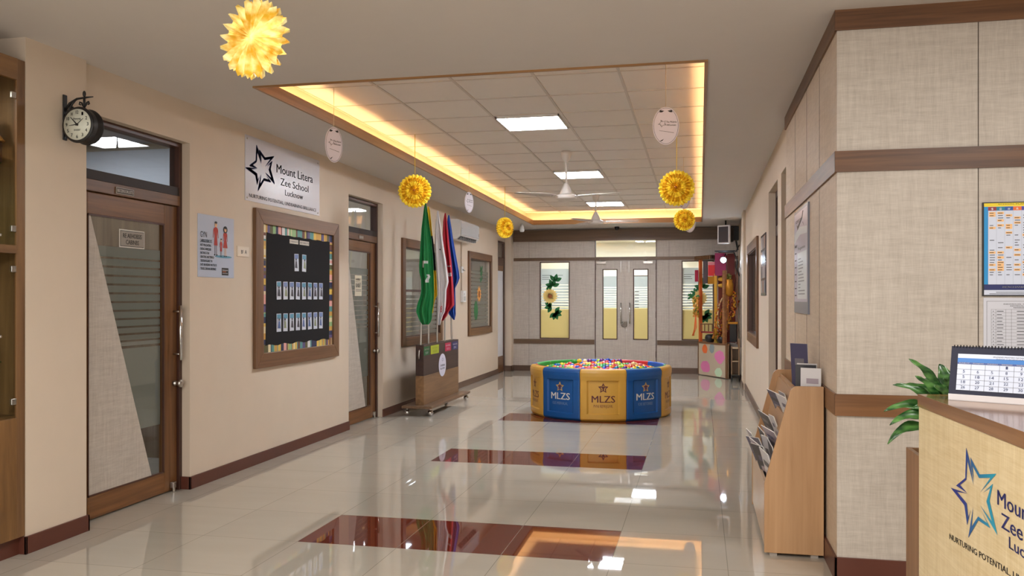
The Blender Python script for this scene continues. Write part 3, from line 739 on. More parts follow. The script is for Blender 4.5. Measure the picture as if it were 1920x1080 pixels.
# smoke / camera dome under the beam, small sensor lamp
m = MB().lathe([(0.045, 0), (0.045, -0.02), (0.035, -0.05), (0.015, -0.065), (0.002, -0.068)], (-1.55, 16.4, zc(16.4)), BLACK, 14)
tag(m.build('dome_camera'), 'small black dome camera on the ceiling in front of the double doors', 'camera')
m = MB().lathe([(0.02, 0), (0.02, -0.03), (0.035, -0.06), (0.045, -0.13), (0.03, -0.15), (0.002, -0.151)], (-3.22, 15.5, zc(15.5)), WHITEP, 14)
tag(m.build('ceiling_sensor'), 'small white bell shaped sensor hanging from the ceiling at the far left corner', 'sensor')

# ================================================================ logo geometry
STAR = [[(-0.189, 0.5), (-0.217, 0.151), (-0.51, 0.002), (-0.157, -0.031), (-0.378, 0.038), (-0.181, 0.138), (-0.15, 0.356), (0.034, 0.123), (-0.08, 0.369)],
[(-0.061, 0.415), (0.208, 0.278), (0.66, 0.377), (0.219, 0.084), (0.506, 0.304), (0.193, 0.236), (0.004, 0.328), (0.042, 0.167), (-0.041, 0.312)],
[(0.567, 0.255), (0.308, 0.104), (0.506, 0.202), (0.396, 0.032), (0.54, -0.142), (0.219, -0.049), (0.686, -0.248), (0.479, 0.058)],
[(-0.126, -0.5), (0.171, -0.227), (0.506, -0.224), (0.248, -0.097), (0.413, -0.192), (0.164, -0.186), (-0.022, -0.344), (0.023, -0.113)],
[(-0.686, -0.061), (-0.138, -0.008), (-0.473, -0.061), (-0.169, -0.123), (-0.126, -0.271), (-0.049, -0.166), (-0.157, -0.365), (-0.244, -0.163)]]
STAR[0][3] = (-0.157, -0.005)
def tri_fill(pts):
    from mathutils.geometry import tessellate_polygon
    return [list(t) for t in tessellate_polygon([[Vector((p[0], p[1], 0)) for p in pts]])]
def star(m, cx_, cz_, h, y, mat, wscale=1.0):
    for s in STAR:
        pts = [(cx_ + p[0] * h * wscale, cz_ + p[1] * h) for p in s]
        fs = []
        for f in tri_fill(pts):
            a, b_, c_ = [pts[i] for i in f]
            if (b_[0] - a[0]) * (c_[1] - a[1]) - (b_[1] - a[1]) * (c_[0] - a[0]) < 0: f = f[::-1]
            fs.append(f)
        m.add([(p[0], y - 0.0006, p[1]) for p in pts], fs, mat)
def grad_ink(name, c1, c2, axis, lo, hi):
    m, nt, b = newmat(name)
    tc = nt.nodes.new('ShaderNodeTexCoord'); sp = nt.nodes.new('ShaderNodeSeparateXYZ'); nt.links.new(tc.outputs['Object'], sp.inputs[0])
    mr = nt.nodes.new('ShaderNodeMapRange'); mr.inputs['From Min'].default_value = lo; mr.inputs['From Max'].default_value = hi
    nt.links.new(sp.outputs[axis], mr.inputs['Value'])
    mx = nt.nodes.new('ShaderNodeMix'); mx.data_type = 'RGBA'; mx.inputs[6].default_value = lin(c1); mx.inputs[7].default_value = lin(c2)
    nt.links.new(mr.outputs['Result'], mx.inputs['Factor']); nt.links.new(mx.outputs[2], b.inputs['Base Color']); b.inputs['Roughness'].default_value = 0.45
    return m

# ================================================================ left wall boards
# school sign
t = thing('school_sign', 'large white school name sign with a blue star emblem above the notice board', 'sign', (XL, 6.60, 0), L90)
m = MB().box(0, 1.45, -0.006, 0, 2.285, 2.845, pm('sign_acrylic', (205, 203, 210), 0.25)); m.build('sign_panel', t, bevel=0.001)
m = MB()
for dx, dz in ((0, 0), (0.005, 0.004), (-0.005, 0.003), (0.0, -0.005)): star(m, 0.255 + dx, 2.585 + dz, 0.40, -0.0066, NAVY, 0.93)
m.build('emblem', t)
for a_ in (('Mount Litera', 0.545, 2.598, 0.080, 0.745, 0.004), ('Zee School', 0.62, 2.492, 0.068, 0.575, 0.003), ('Lucknow', 0.71, 2.408, 0.054, 0.365, 0.002), ('NURTURING POTENTIAL, UNDEABNING BRILLIANCE', 0.06, 2.318, 0.032, 1.31, 0.012)):
    MB().text(a_[0], a_[1], a_[2], a_[3], -0.0066, INK, a_[4], bold=a_[5]).build('lettering', t)
for i, (x, z) in enumerate(((0.03, 2.815), (1.41, 2.815), (0.03, 2.31), (1.41, 2.31))): MB().lathe([(0.008, 0), (0.008, -0.004), (0.001, -0.006)], (x, -0.006, z), STEEL, 10, 'y').build('mounting_screw', t)
# health poster
t = thing('family_poster', 'pale blue poster of a drawn family of three beside the nearest door', 'poster', (XL, 5.90, 0), L90)
MB().box(0, 0.52, -0.005, 0, 1.615, 2.105, pm('poster_blue', (182, 192, 212), 0.3)).build('poster_board', t, bevel=0.001)
m = MB(); y = -0.0056; RED = pm('dress_red', (176, 60, 50), 0.6); SKIN = pm('drawn_skin', (222, 178, 140), 0.6); TEAL = pm('ground_teal', (96, 150, 176), 0.6); LEG = pm('drawn_legs', (110, 90, 96), 0.6)
m.disc(0.36, 1.785, 0.125, y, TEAL, 24, 0.011)
def person(x, z, h, w, dress, hair, longhair):
    m.rect(x - w * 0.5, x - w * 0.25, z, z + h * 0.34, y - 0.0006, LEG if not dress else SKIN, 0.0004); m.rect(x + w * 0.25, x + w * 0.5, z, z + h * 0.34, y - 0.0006, LEG if not dress else SKIN, 0.0004)
    m.disc(x - w * 0.5, z, w * 0.35, y - 0.0008, INK, 10, h * 0.02); m.disc(x + w * 0.5, z, w * 0.35, y - 0.0008, INK, 10, h * 0.02)
    top = z + h * 0.82
    m.flat([(x - w * (1.3 if dress else 0.85), z + h * 0.28), (x + w * (1.3 if dress else 0.85), z + h * 0.28), (x + w * 0.6, z + h * 0.55), (x + w * 0.95, top - 0.01), (x + w * 0.3, top), (x - w * 0.3, top), (x - w * 0.95, top - 0.01), (x - w * 0.6, z + h * 0.55)], y - 0.0012, RED, 0.0005)
    for s in (-1, 1): m.flat([(x + s * w * 0.7, top - 0.005), (x + s * w * 1.1, top - 0.02), (x + s * w * 1.35, z + h * 0.5), (x + s * w * 1.15, z + h * 0.5)], y - 0.0008, RED, 0.0003)
    if longhair: m.disc(x, z + h * 0.9, w * 1.2, y - 0.0012, INK, 16, h * 0.12)
    m.disc(x, z + h * 0.9, w * 0.62, y - 0.002, SKIN, 14, h * 0.085)
    m.disc(x, z + h * 0.955, w * 0.64, y - 0.0026, INK, 14, h * 0.035)
    for s in (-1, 1): m.disc(x + s * w * 0.22, z + h * 0.905, w * 0.07, y - 0.0026, INK, 6)
person(0.245, 1.795, 0.27, 0.030, False, 0, False); person(0.322, 1.787, 0.145, 0.017, False, 0, False); person(0.385, 1.79, 0.24, 0.026, True, 0, True)
m.build('family_drawing', t)
m = MB(); m.text('GYN', 0.03, 1.925, 0.045, -0.006, INK, 0.09); m.text('LAKIGOOROOS', 0.03, 1.885, 0.026, -0.006, INK, 0.16, bold=0.01)
for k, (s_, w_) in enumerate((('NOT PEACHATING', 0.15), ('DKENG WIMEDIER', 0.15), ('INKTINDS FON', 0.12), ('GENOTING HAS TERINGA', 0.19), ('TENOIRANUGANE TYN', 0.165), ('DATE AIN IKERNO WATTROYE', 0.23), ('TENLIKO CIND BAG GROYNATE', 0.22))):
    m.text(s_, 0.03, 1.855 - 0.0305 * k, 0.019, -0.006, INK, w_, bold=0.02)
m.build('lettering', t)
m = MB(); m.rect(0.335, 0.435, 1.635, 1.695, -0.005, BLACK, 0.0008); m.text('Ikmmnonnas', 0.345, 1.672, 0.012, -0.006, PAPER, 0.08); m.rect(0.345, 0.4, 1.662, 1.666, -0.006, pm('orange_dash', (220, 120, 60), 0.5), 0.0004); m.rect(0.345, 0.425, 1.65, 1.652, -0.006, PAPER, 0.0004); m.build('logo_box', t)
m = MB(); m.box(0, 0.19, -0.008, 0, 1.80, 1.888, pm('label_plate', (222, 208, 190), 0.4)); m.rect(0.008, 0.182, 1.808, 1.88, -0.008, pm('label_plate2', (228, 216, 200), 0.4), 0.001); m.text('BF', 0.055, 1.825, 0.032, -0.0095, INK, 0.035, bold=0.01); m.text('A', 0.115, 1.825, 0.034, -0.0095, INK, 0.03, bold=0.01)
tag(m.build('wall_plate', None, loc=(XL, 6.47, 0), rot=(0, 0, L90), bevel=0.001), 'small cream wall plate between the family poster and the notice board', 'sign')

# notice board
NB = thing('notice_board', 'large brown framed notice board with black cloth and a striped paper border', 'notice board', (XL, 6.735, 0), L90)
w, z0, z1 = 1.735, 0.835, 2.235; f = 0.13
m = MB(); BRF = wood('board_frame_x', (100, 70, 46), (130, 96, 68), 'x'); BRFZ = wood('board_frame_z', (100, 70, 46), (130, 96, 68), 'z')
m.prism_xz([(0, z0), (w, z0), (w - f, z0 + f), (f, z0 + f)], -0.035, 0, BRF); m.prism_xz([(0, z1), (f, z1 - f), (w - f, z1 - f), (w, z1)], -0.035, 0, BRF)
m.prism_xz([(0, z0), (f, z0 + f), (f, z1 - f), (0, z1)], -0.035, 0, BRFZ); m.prism_xz([(w, z0), (w, z1), (w - f, z1 - f), (w - f, z0 + f)], -0.035, 0, BRFZ)
m.build('frame', NB, bevel=0.004)
MB().box(f, w - f, -0.012, 0, z0 + f, z1 - f, pm('pinboard', (150, 140, 120), 0.8)).build('backing_board', NB)
stripes = [pm('strip_%s' % n, c, 0.6) for n, c in dict(green=(150, 186, 130), olive=(96, 92, 60), cream=(226, 214, 176), pink=(226, 168, 160), navy=(44, 52, 84), yellow=(222, 190, 90), teal=(92, 150, 150), brown=(110, 70, 60), white=(220, 220, 220), gold=(206, 160, 80), violet=(96, 84, 130)).items()]
m = MB(); rs = random.Random(3); bw = 0.072; X0, X1, Z0, Z1 = f, w - f, z0 + f, z1 - f
def run(a, b_, fn):
    p = a
    while p < b_ - 1e-4:
        l = rs.choice((0.012, 0.018, 0.03, 0.045, 0.055)); q = min(p + l, b_); fn(p, q, rs.choice(stripes)); p = q
run(X0, X1, lambda p, q, c: m.rect(p, q, Z1 - bw, Z1, -0.012, c)); run(X0, X1, lambda p, q, c: m.rect(p, q, Z0, Z0 + bw, -0.012, c))
run(Z0 + bw, Z1 - bw, lambda p, q, c: m.rect(X0, X0 + bw, p, q, -0.012, c)); run(Z0 + bw, Z1 - bw, lambda p, q, c: m.rect(X1 - bw, X1, p, q, -0.012, c))
m.build('paper_border', NB)
BKC = pm('black_cloth', (16, 14, 18), 0.95, var=0.1)
m = MB(); a = []
for k in range(24): a.append((X0 + bw + 1.33 * k / 23.0 * 0.995 - 0.005, Z0 + bw - 0.01 + 0.008 * sin(k * 1.3)))
for k in range(24): a.append((X1 - bw - 1.33 * k / 23.0 * 0.995 + 0.005, Z1 - bw + 0.004 * sin(k * 1.7)))
m.flat(a, -0.0135, BKC, 0.003); m.build('black_cloth', NB)
CARD = pm('photo_card', (206, 212, 224), 0.4); CINK = [pm('card_%d' % i, c, 0.5) for i, c in enumerate([(90, 110, 160), (70, 66, 76), (140, 150, 120), (90, 150, 180), (150, 110, 90), (120, 140, 190)])]
def photo(x, z, lab, tilt=0.0, s=0):
    r2 = random.Random(s); m = MB(); w_, h_ = 0.085, 0.165
    m.rect(-w_ / 2, w_ / 2, -h_ / 2, h_ / 2, 0, CARD, 0.0015)
    m.rect(-w_ / 2 + 0.006, w_ / 2 - 0.006, 0.035, h_ / 2 - 0.006, -0.0015, r2.choice(CINK[3:4] + CINK[5:]), 0.0004)
    c = r2.choice(CINK[:3]); hx = r2.uniform(-0.012, 0.012)
    m.disc(hx, 0.028, 0.013, -0.002, CINK[1], 10); m.flat([(hx - 0.024, -0.05), (hx + 0.026, -0.055), (hx + 0.014, 0.012), (hx - 0.012, 0.015)], -0.002, c)
    m.rect(-0.03, -0.022, -0.055, 0.05, -0.002, CINK[1], 0.0004) if r2.random() < 0.5 else None
    o = m.build('photo_card', None, loc=(XL + 0.0175, 6.735 + x, z), rot=(0, 0, L90))
    o.rotation_euler = (0, tilt, L90)
    tag(o, lab, 'photo card', 'photo cards pinned on the notice board')
nth = ['leftmost', 'second', 'third', 'fourth', 'fifth', 'sixth', 'seventh', 'rightmost']
for k, x in enumerate((0.785, 0.945)): photo(x, 1.79, 'narrow photo card on the notice board, %s of the top pair' % ('left' if k == 0 else 'right'), rs.uniform(-.04, .04), k)
for row, z, nm in ((0, 1.52, 'middle'), (1, 1.225, 'bottom')):
    for k in range(8):
        lab = 'narrow photo card on black cloth, %s%s in the %s row of eight' % (nth[k], '' if k in (0, 7) else ' from the left', nm)
        photo(0.435 + 0.1265 * k, z, lab, rs.uniform(-.04, .04), 10 + row * 8 + k)
for k, (x0, x1, s_) in enumerate(((0.645, 0.82, 'CHAKRAVYS'), (0.85, 1.05, 'BRETOBAROSTE'))):
    m = MB().rect(x0, x1, 1.965, 2.005, 0, pm('strip_paper', (214, 208, 196), 0.5), 0.0012); m.text(s_, x0 + 0.008, 1.977, 0.017, -0.0015, INK, x1 - x0 - 0.016)
    tag(m.build('title_strip', None, loc=(XL + 0.0175, 6.735, 0), rot=(0, 0, L90)), '%s white paper heading strip at the top of the notice board cloth' % ('left' if k == 0 else 'right'), 'paper strip')

# air conditioner
AC = thing('air_conditioner', 'white split air conditioner mounted high on the left wall beyond the flags', 'air conditioner', (XL, 12.60, 0), L90)
prof = [(0, 2.36), (-0.13, 2.36), (-0.195, 2.41), (-0.205, 2.60), (-0.19, 2.645), (-0.15, 2.665), (0, 2.67)]
W_ = 1.12; vs = [(0, y, z) for y, z in prof] + [(W_, y, z) for y, z in prof]; n = len(prof)
m = MB().add(vs, [list(range(n)), list(range(2 * n - 1, n - 1, -1))] + [(i, i + n, (i + 1) % n + n, (i + 1) % n) for i in range(n)], WHITEP)
m.build('body', AC, bevel=0.006)
MB().box(0.02, W_ - 0.02, -0.2085, -0.2055, 2.43, 2.63, pm('ac_panel', (215, 220, 226), 0.12)).build('front_panel', AC, bevel=0.001)
m = MB(); m.add([(0.05, -0.135, 2.3585), (W_ - 0.12, -0.135, 2.3585), (W_ - 0.12, -0.192, 2.406), (0.05, -0.192, 2.406)], [(0, 1, 2, 3)], BLACK); 
for k in range(9): x = 0.1 + k * 0.11; m.box(x, x + 0.012, -0.185, -0.135, 2.356, 2.40, pm('ac_vane', (150, 150, 150), 0.5))
m.build('air_outlet', AC)
MB().text('B-in', 0.04, 2.52, 0.014, -0.2092, INK, 0.05).build('badge', AC); MB().rect(W_ - 0.05, W_ - 0.035, 2.46, 2.51, -0.2088, INK).build('display', AC)
m = MB().tube([(0, 0, 2.36), (0, 0, 1.94), (0, 0, 1.575)], 0.011, pm('conduit', (222, 208, 190), 0.5), 8)
tag(m.build('conduit_pipe', None, loc=(XL + 0.012, 13.33, 0)), 'thin cream conduit running down the wall below the air conditioner', 'conduit')
m = MB().box(0, 0.17, -0.05, 0, 1.385, 1.57, WHITEP).box(0.03, 0.14, -0.06, -0.05, 1.41, 1.48, pm('socket_grey', (190, 190, 190), 0.5)); m.box(0.02, 0.05, -0.07, -0.05, 1.5, 1.53, WHITEP)
tag(m.build('switch_box', None, loc=(XL, 13.30, 0), rot=(0, 0, L90), bevel=0.004), 'white electrical switch box on the left wall under the air conditioner', 'switch box')
m = MB().box(0, 0.10, -0.03, 0, 1.86, 1.96, WHITEP).tube([(0.05, -0.03, 1.91), (0.12, -0.05, 1.9)], 0.012, STEEL, 8)
tag(m.build('pipe_bracket', None, loc=(XL, 13.27, 0), rot=(0, 0, L90)), 'small white bracket fitting between the air conditioner and the switch box', 'bracket')
# ================================================================ BALL PIT
PC = (-1.235, 10.85)
PROT = atan2(1.235, 10.85)
PIT = thing('ball_pit', 'round blue and yellow padded ball pit standing in the middle of the hall', 'ball pit', (PC[0], PC[1], 0), PROT)
VBLUE = pm('vinyl_blue', (2, 78, 146), 0.45, var=0.04); VYEL = pm('vinyl_yellow', (206, 158, 64), 0.38, var=0.04)
VIN = [pm('liner_red', (190, 40, 48), 0.4), pm('liner_green', (40, 150, 60), 0.4), pm('liner_blue', (26, 84, 176), 0.4)]
RO, RI, HP = 0.885, 0.80, 0.612
MAROON = pm('maroon_print', (92, 34, 34), 0.5); PALEP = pm('pale_print', (216, 214, 206), 0.5); DIMP = pm('dim_print', (120, 140, 176), 0.5); GOLDP = pm('gold_print', (196, 156, 84), 0.5)
def five(cx_, cz_, r, r2=0.42):
    return [(cx_ + (r if k % 2 == 0 else r * r2) * cos(pi / 2 + k * pi / 5), cz_ + (r if k % 2 == 0 else r * r2) * sin(pi / 2 + k * pi / 5)) for k in range(10)]
def add_poly_xz(m, pts, y, mat):
    fs = []
    for f_ in tri_fill(pts):
        a, b_, c_ = [pts[i] for i in f_]
        if (b_[0] - a[0]) * (c_[1] - a[1]) - (b_[1] - a[1]) * (c_[0] - a[0]) < 0: f_ = f_[::-1]
        fs.append(f_)
    m.add([(p[0], y, p[1]) for p in pts], fs, mat)
for k in range(10):
    ac = radians(2.2 + 36 * k); half = radians(17.82)
    blue = k % 2 == 1; mat = VBLUE if blue else VYEL
    NA = 18; zs = [0, 0.012, 0.03, 0.06, 0.085, 0.095, 0.2, 0.3, 0.4, 0.475, 0.485, 0.53, 0.57, 0.595, 0.608]
    def rad(t, z):
        r = RO
        r -= 0.03 * max(0, (0.03 - z) / 0.03) ** 2 + 0.028 * max(0, (z - 0.57) / 0.04) ** 2
        if z > 0.48: r += 0.008 * min(1, (z - 0.48) / 0.04)
        u = min((t - 0.15) / 0.02, (0.85 - t) / 0.02, (z - 0.086) / 0.008, (0.484 - z) / 0.008)
        r -= 0.020 * max(0.0, min(1.0, u))
        ed = min(t, 1 - t)
        if ed < 0.03: r -= 0.004 * (1 - ed / 0.03)
        return r
    ts = [0, 0.03, 0.09, 0.145, 0.175, 0.25, 0.33, 0.42, 0.5, 0.58, 0.67, 0.75, 0.825, 0.855, 0.91, 0.97, 1.0]
    vs = []; fs = []
    for z in zs:
        for t_ in ts:
            a = ac - half + 2 * half * t_; r = rad(t_, z); vs.append((r * sin(a), -r * cos(a), z))
    n = len(ts)
    for zz, rr in ((HP, RO - 0.045), (HP, RI + 0.02), (HP - 0.012, RI + 0.004), (0.0, RI + 0.004)):
        for t_ in ts:
            a = ac - half + 2 * half * t_; vs.append((rr * sin(a), -rr * cos(a), zz))
    R_ = len(zs) + 4
    for i in range(R_ - 1):
        for j in range(n - 1): fs.append((i * n + j, i * n + j + 1, (i + 1) * n + j + 1, (i + 1) * n + j))
    fs.append([i * n for i in range(R_)][::-1]); fs.append([i * n + n - 1 for i in range(R_)])
    m = MB().add(vs, fs, mat, False)
    p = m.build('padded_panel', PIT)
    p['label'] = ('blue' if blue else 'yellow') + ' padded panel'
    # inner liner
    m = MB(); vs = []; fs = []
    for zz, rr in ((0.02, RI + 0.002), (0.02, RI - 0.01), (0.59, RI - 0.01), (0.612, RI - 0.002), (0.617, RI + 0.012), (0.613, RI + 0.022)):
        for j in range(9): a = ac - half + 2 * half * j / 8; vs.append((rr * sin(a), -rr * cos(a), zz))
    for i in range(5):
        for j in range(8): fs.append((i * 9 + j, (i + 1) * 9 + j, (i + 1) * 9 + j + 1, i * 9 + j + 1))
    li = k % 3
    m.add(vs, fs, VIN[[0, 1, 1, 2, 0, 2, 1, 1, 0, 1][k]], True)
    l = m.build('inner_liner', p)
    # printing
    m = MB(); c1 = PALEP if blue else MAROON
    add_poly_xz(m, five(0, 0.392, 0.064, 0.5), 0, GOLDP if blue else MAROON); add_poly_xz(m, five(0, 0.390, 0.038, 0.5), -0.0012, VBLUE if blue else VYEL)
    add_poly_xz(m, [(-0.03, 0.405), (0, 0.414), (0.03, 0.405), (0.010, 0.392), (0.007, 0.358), (-0.007, 0.358), (-0.010, 0.392)], -0.0022, MAROON if blue else MAROON)
    m.text('MLZS', 0, 0.225 if not blue else 0.243, 0.080, 0, c1, 0.275, 'c', bold=0.004)
    m.text(('IGIE IMERVALAL' if k == 9 else 'IOIE BETORREE') if blue else 'PVNI REFRIJGIVK', 0, 0.165 if not blue else 0.18, 0.034, 0, DIMP if blue else MAROON, 0.225, 'c')
    nv = []
    for x, y, z in m.v:
        a = ac + x / 0.873; r = RO - 0.0185 - y * 1.0; nv.append((r * sin(a), -r * cos(a), z))
    m.v = nv
    m.build('printed_logo', p)
MB().lathe([(RI - 0.01, 0.004), (RI - 0.01, 0.02), (0.001, 0.021)], (0, 0, 0), VIN[2], 40).build('floor_pad', PIT)

# balls
BC = {'red': (206, 40, 36), 'yellow': (232, 200, 40), 'blue': (28, 66, 190), 'green': (52, 160, 60), 'orange': (232, 110, 40), 'cream': (226, 200, 150), 'purple': (100, 40, 120), 'pink': (214, 110, 130), 'lime': (160, 200, 50), 'teal': (20, 110, 140)}
BM = {k: pm('ball_' + k, c, 0.25) for k, c in BC.items()}
rb_ = random.Random(11); cand = []; sp = 0.0735; br_ = 0.0365
rowi = 0; y = -0.74
while y <= 0.74:
    x = -0.76 + (sp / 2 if rowi % 2 else 0)
    while x <= 0.76:
        if hypot(x, y) < 0.748:
            z = 0.512 + 0.078 * (1 - (hypot(x, y) / 0.78) ** 2) + rb_.uniform(-0.007, 0.012) + (0.018 if y > 0.1 else 0) * rb_.random()
            cand.append((x + rb_.uniform(-0.003, 0.003), y + rb_.uniform(-0.003, 0.003), z))
        x += sp
    y += sp * 0.866; rowi += 1
cand.sort(key=lambda p: p[1])
# heap of extra balls on top towards the back centre
extra = [(-0.33, 0.1, 0.625), (-0.27, 0.16, 0.63), (-0.3, 0.2, 0.622), (0.02, 0.26, 0.63), (-0.14, 0.3, 0.62), (0.1, 0.3, 0.628), (0.17, 0.22, 0.62), (0.25, 0.3, 0.622), (-0.02, 0.34, 0.615), (0.42, 0.1, 0.602), (0.5, 0.02, 0.59), (-0.2, 0.35, 0.612)]
ind = cand[:288] + extra; rest = cand[288:]
base = {}
names = ['red', 'yellow', 'blue', 'green', 'orange', 'cream', 'purple', 'pink', 'lime', 'teal']; wts = [16, 15, 10, 11, 15, 12, 5, 7, 7, 5]
for c in names:
    m = MB().sphere((0, 0, 0), br_, BM[c], 14, 9); o = m.build('play_ball'); base[c] = o
used_b = set()
cr, sr = cos(PROT), sin(PROT)
for (x, y, z) in ind:
    c = rb_.choices(names, wts)[0]
    if c not in used_b: o = base[c]; used_b.add(c)
    else: o = base[c].copy(); COL.objects.link(o)
    o.location = (PC[0] + x * cr - y * sr, PC[1] + x * sr + y * cr, z); o.rotation_euler = (rb_.random() * 3, rb_.random() * 3, 0)
    tag(o, '%s plastic play ball lying in the round ball pit' % c, 'ball', '%s balls in the ball pit' % c)
for c in names:
    if c not in used_b: bpy.data.objects.remove(base[c])
m = MB()
for (x, y, z) in rest: m.sphere((x * cr - y * sr, x * sr + y * cr, z), br_, BM[rb_.choices(names, wts)[0]], 12, 8)
for (x, y, z) in cand: m.sphere(((x + sp / 2) * cr - y * sr * 0.97, (x + sp / 2) * 0.95 * sr + y * cr * 0.97, z - 0.052), br_ * 0.98, BM[rb_.choices(names, wts)[0]], 8, 6) if hypot(x + sp / 2, y) < 0.74 else None
tag(m.build('play_balls', None, loc=(PC[0], PC[1], 0)), 'mass of mixed coloured plastic balls filling the pit under and behind the top ones', 'balls', kind='stuff')

# ================================================================ FLAG STAND
ST = thing('flag_stand', 'long dark brown and wood rolling flag stand by the left wall with colour labels', 'flag stand', (-3.385, 10.85, 0), L90)
DB = wood('stand_dark', (46, 30, 26), (66, 44, 38), 'x'); SW = wood('stand_wood', (104, 76, 48), (148, 112, 76), 'x', fine=16); SWS = wood('stand_side', (140, 96, 50), (166, 120, 70), 'x')
MB().box(-0.90, 0.90, -0.195, 0.195, 0.095, 0.125, wood('stand_base', (96, 72, 52), (126, 98, 74), 'x')).build('base_board', ST, bevel=0.004)
MB().box(-0.78, 0.78, -0.052, 0.055, 0.125, 0.485, SW).build('lower_panel', ST, bevel=0.002)
m = MB().box(-0.78, 0.78, -0.05, 0.053, 0.485, 0.868, DB); m.build('upper_panel', ST, bevel=0.002)
m = MB(); m.tube([(-0.78, 0, 0.81), (-0.80, 0, 0.80), (-0.81, 0, 0.74), (-0.80, 0, 0.70), (-0.78, 0, 0.69)], 0.010, STEEL, 8); m.build('grab_handle', ST)
for k, (x0, x1, c, tx) in enumerate(((-0.77, -0.545, (22, 96, 52), ('ODORNEX', 'SUIF')), (-0.49, -0.15, (176, 190, 40), ('VICTORY', 'HOUSE')), (0.13, 0.40, (196, 36, 84), ('ROOURWRAL', 'SROU')), (0.47, 0.735, (40, 46, 110), ('MARGUES', 'SEVIC')))):
    m = MB().rect(x0, x1, 0.735, 0.845, -0.05, pm('flaglabel%d' % k, c, 0.4), 0.002)
    tc_ = PAPER if k != 1 else pm('lime_text', (150, 164, 30), 0.5)
    m.text(tx[0], (x0 + x1) / 2, 0.80, 0.022, -0.0522, tc_, (x1 - x0) * 0.8, 'c', bold=0.04); m.text(tx[1], (x0 + x1) / 2, 0.752, 0.03, -0.0522, tc_, (x1 - x0) * 0.5, 'c', bold=0.04)
    m.build('house_label', ST)['label'] = ['green', 'lime green', 'crimson', 'navy'][k] + ' label'
OVW = pm('oval_white', (214, 214, 232), 0.4)
m = MB().disc(0.0, 0.565, 0.16, -0.0522, OVW, 36, 0.15, 0.003); star(m, 0.0, 0.635, 0.06, -0.0555, NAVY); m.text('ST LIVER RUNG', 0, 0.548, 0.026, -0.0555, NAVY, 0.2, 'c', bold=0.03); m.text('BALL OF FRICE', 0, 0.508, 0.024, -0.0555, NAVY, 0.19, 'c', bold=0.03)
m.build('oval_badge', ST)
for x in (-0.82, 0.82):
    for y in (-0.15, 0.15):
        MB().sphere((x, y, 0.04), 0.036, CHROME, 14, 9).tube([(x, y, 0.065), (x, y, 0.097)], 0.012, STEEL, 8).build('caster_wheel', ST)

FROT = atan2(3.39, 10.6)
GS = (0.0066 / 4.156) * 1.01
FL = {
 'green': ((20, 122, 62), [(5, 238, 243), (40, 229, 248), (100, 222, 258), (200, 210, 272), (300, 203, 285), (400, 197, 293), (500, 191, 299), (545, 193, 301), (600, 205, 303), (690, 207, 305), (740, 196, 303), (780, 180, 300), (820, 170, 295), (850, 167, 290), (900, 186, 287), (925, 198, 280), (948, 216, 262)]),
 'yellow': ((232, 196, 34), [(33, 254, 262), (60, 250, 270), (120, 250, 277), (200, 258, 284), (300, 268, 296), (400, 280, 308), (500, 292, 315), (560, 296, 319), (640, 298, 323), (720, 290, 327), (760, 278, 310), (800, 272, 301), (860, 284, 294)]),
 'white': ((216, 212, 214), [(66, 330, 336), (100, 324, 342), (150, 317, 350), (250, 312, 365), (350, 311, 378), (450, 315, 395), (550, 322, 408), (620, 327, 415), (650, 328, 408), (680, 330, 398), (750, 330, 396), (800, 330, 393), (850, 330, 388), (880, 331, 370), (945, 332, 352), (952, 336, 350)]),
 'red': ((176, 22, 42), [(84, 390, 397), (110, 384, 402), (150, 377, 408), (250, 373, 418), (350, 376, 428), (450, 384, 440), (550, 394, 449), (650, 396, 456), (750, 392, 463), (800, 386, 463), (850, 372, 420), (880, 362, 408), (918, 366, 378)]),
 'blue': ((22, 70, 160), [(100, 424, 432), (130, 418, 437), (200, 414, 448), (280, 418, 460), (350, 425, 472), (450, 440, 490), (540, 452, 506), (585, 456, 512), (620, 460, 500), (665, 464, 477), (720, 458, 478), (800, 444, 480), (840, 420, 480), (870, 430, 481), (912, 466, 472)]),
}
BASES = {'green': (10.11, 202, 240, 0.863), 'yellow': (10.43, 262, 258, 0.85), 'white': (10.79, 328, 333, 0.85), 'red': (11.13, 389, 394, 0.848), 'blue': (11.47, 452, 428, 0.845)}
FLLAB = {'green': 'green cloth flag with white marks, nearest on the wheeled stand', 'yellow': 'yellow flag with a black patch hanging just behind the green flag', 'white': 'white cloth flag in the middle of the row of five', 'red': 'crimson red flag between the white and the blue flag', 'blue': 'blue cloth flag at the far end of the stand'}
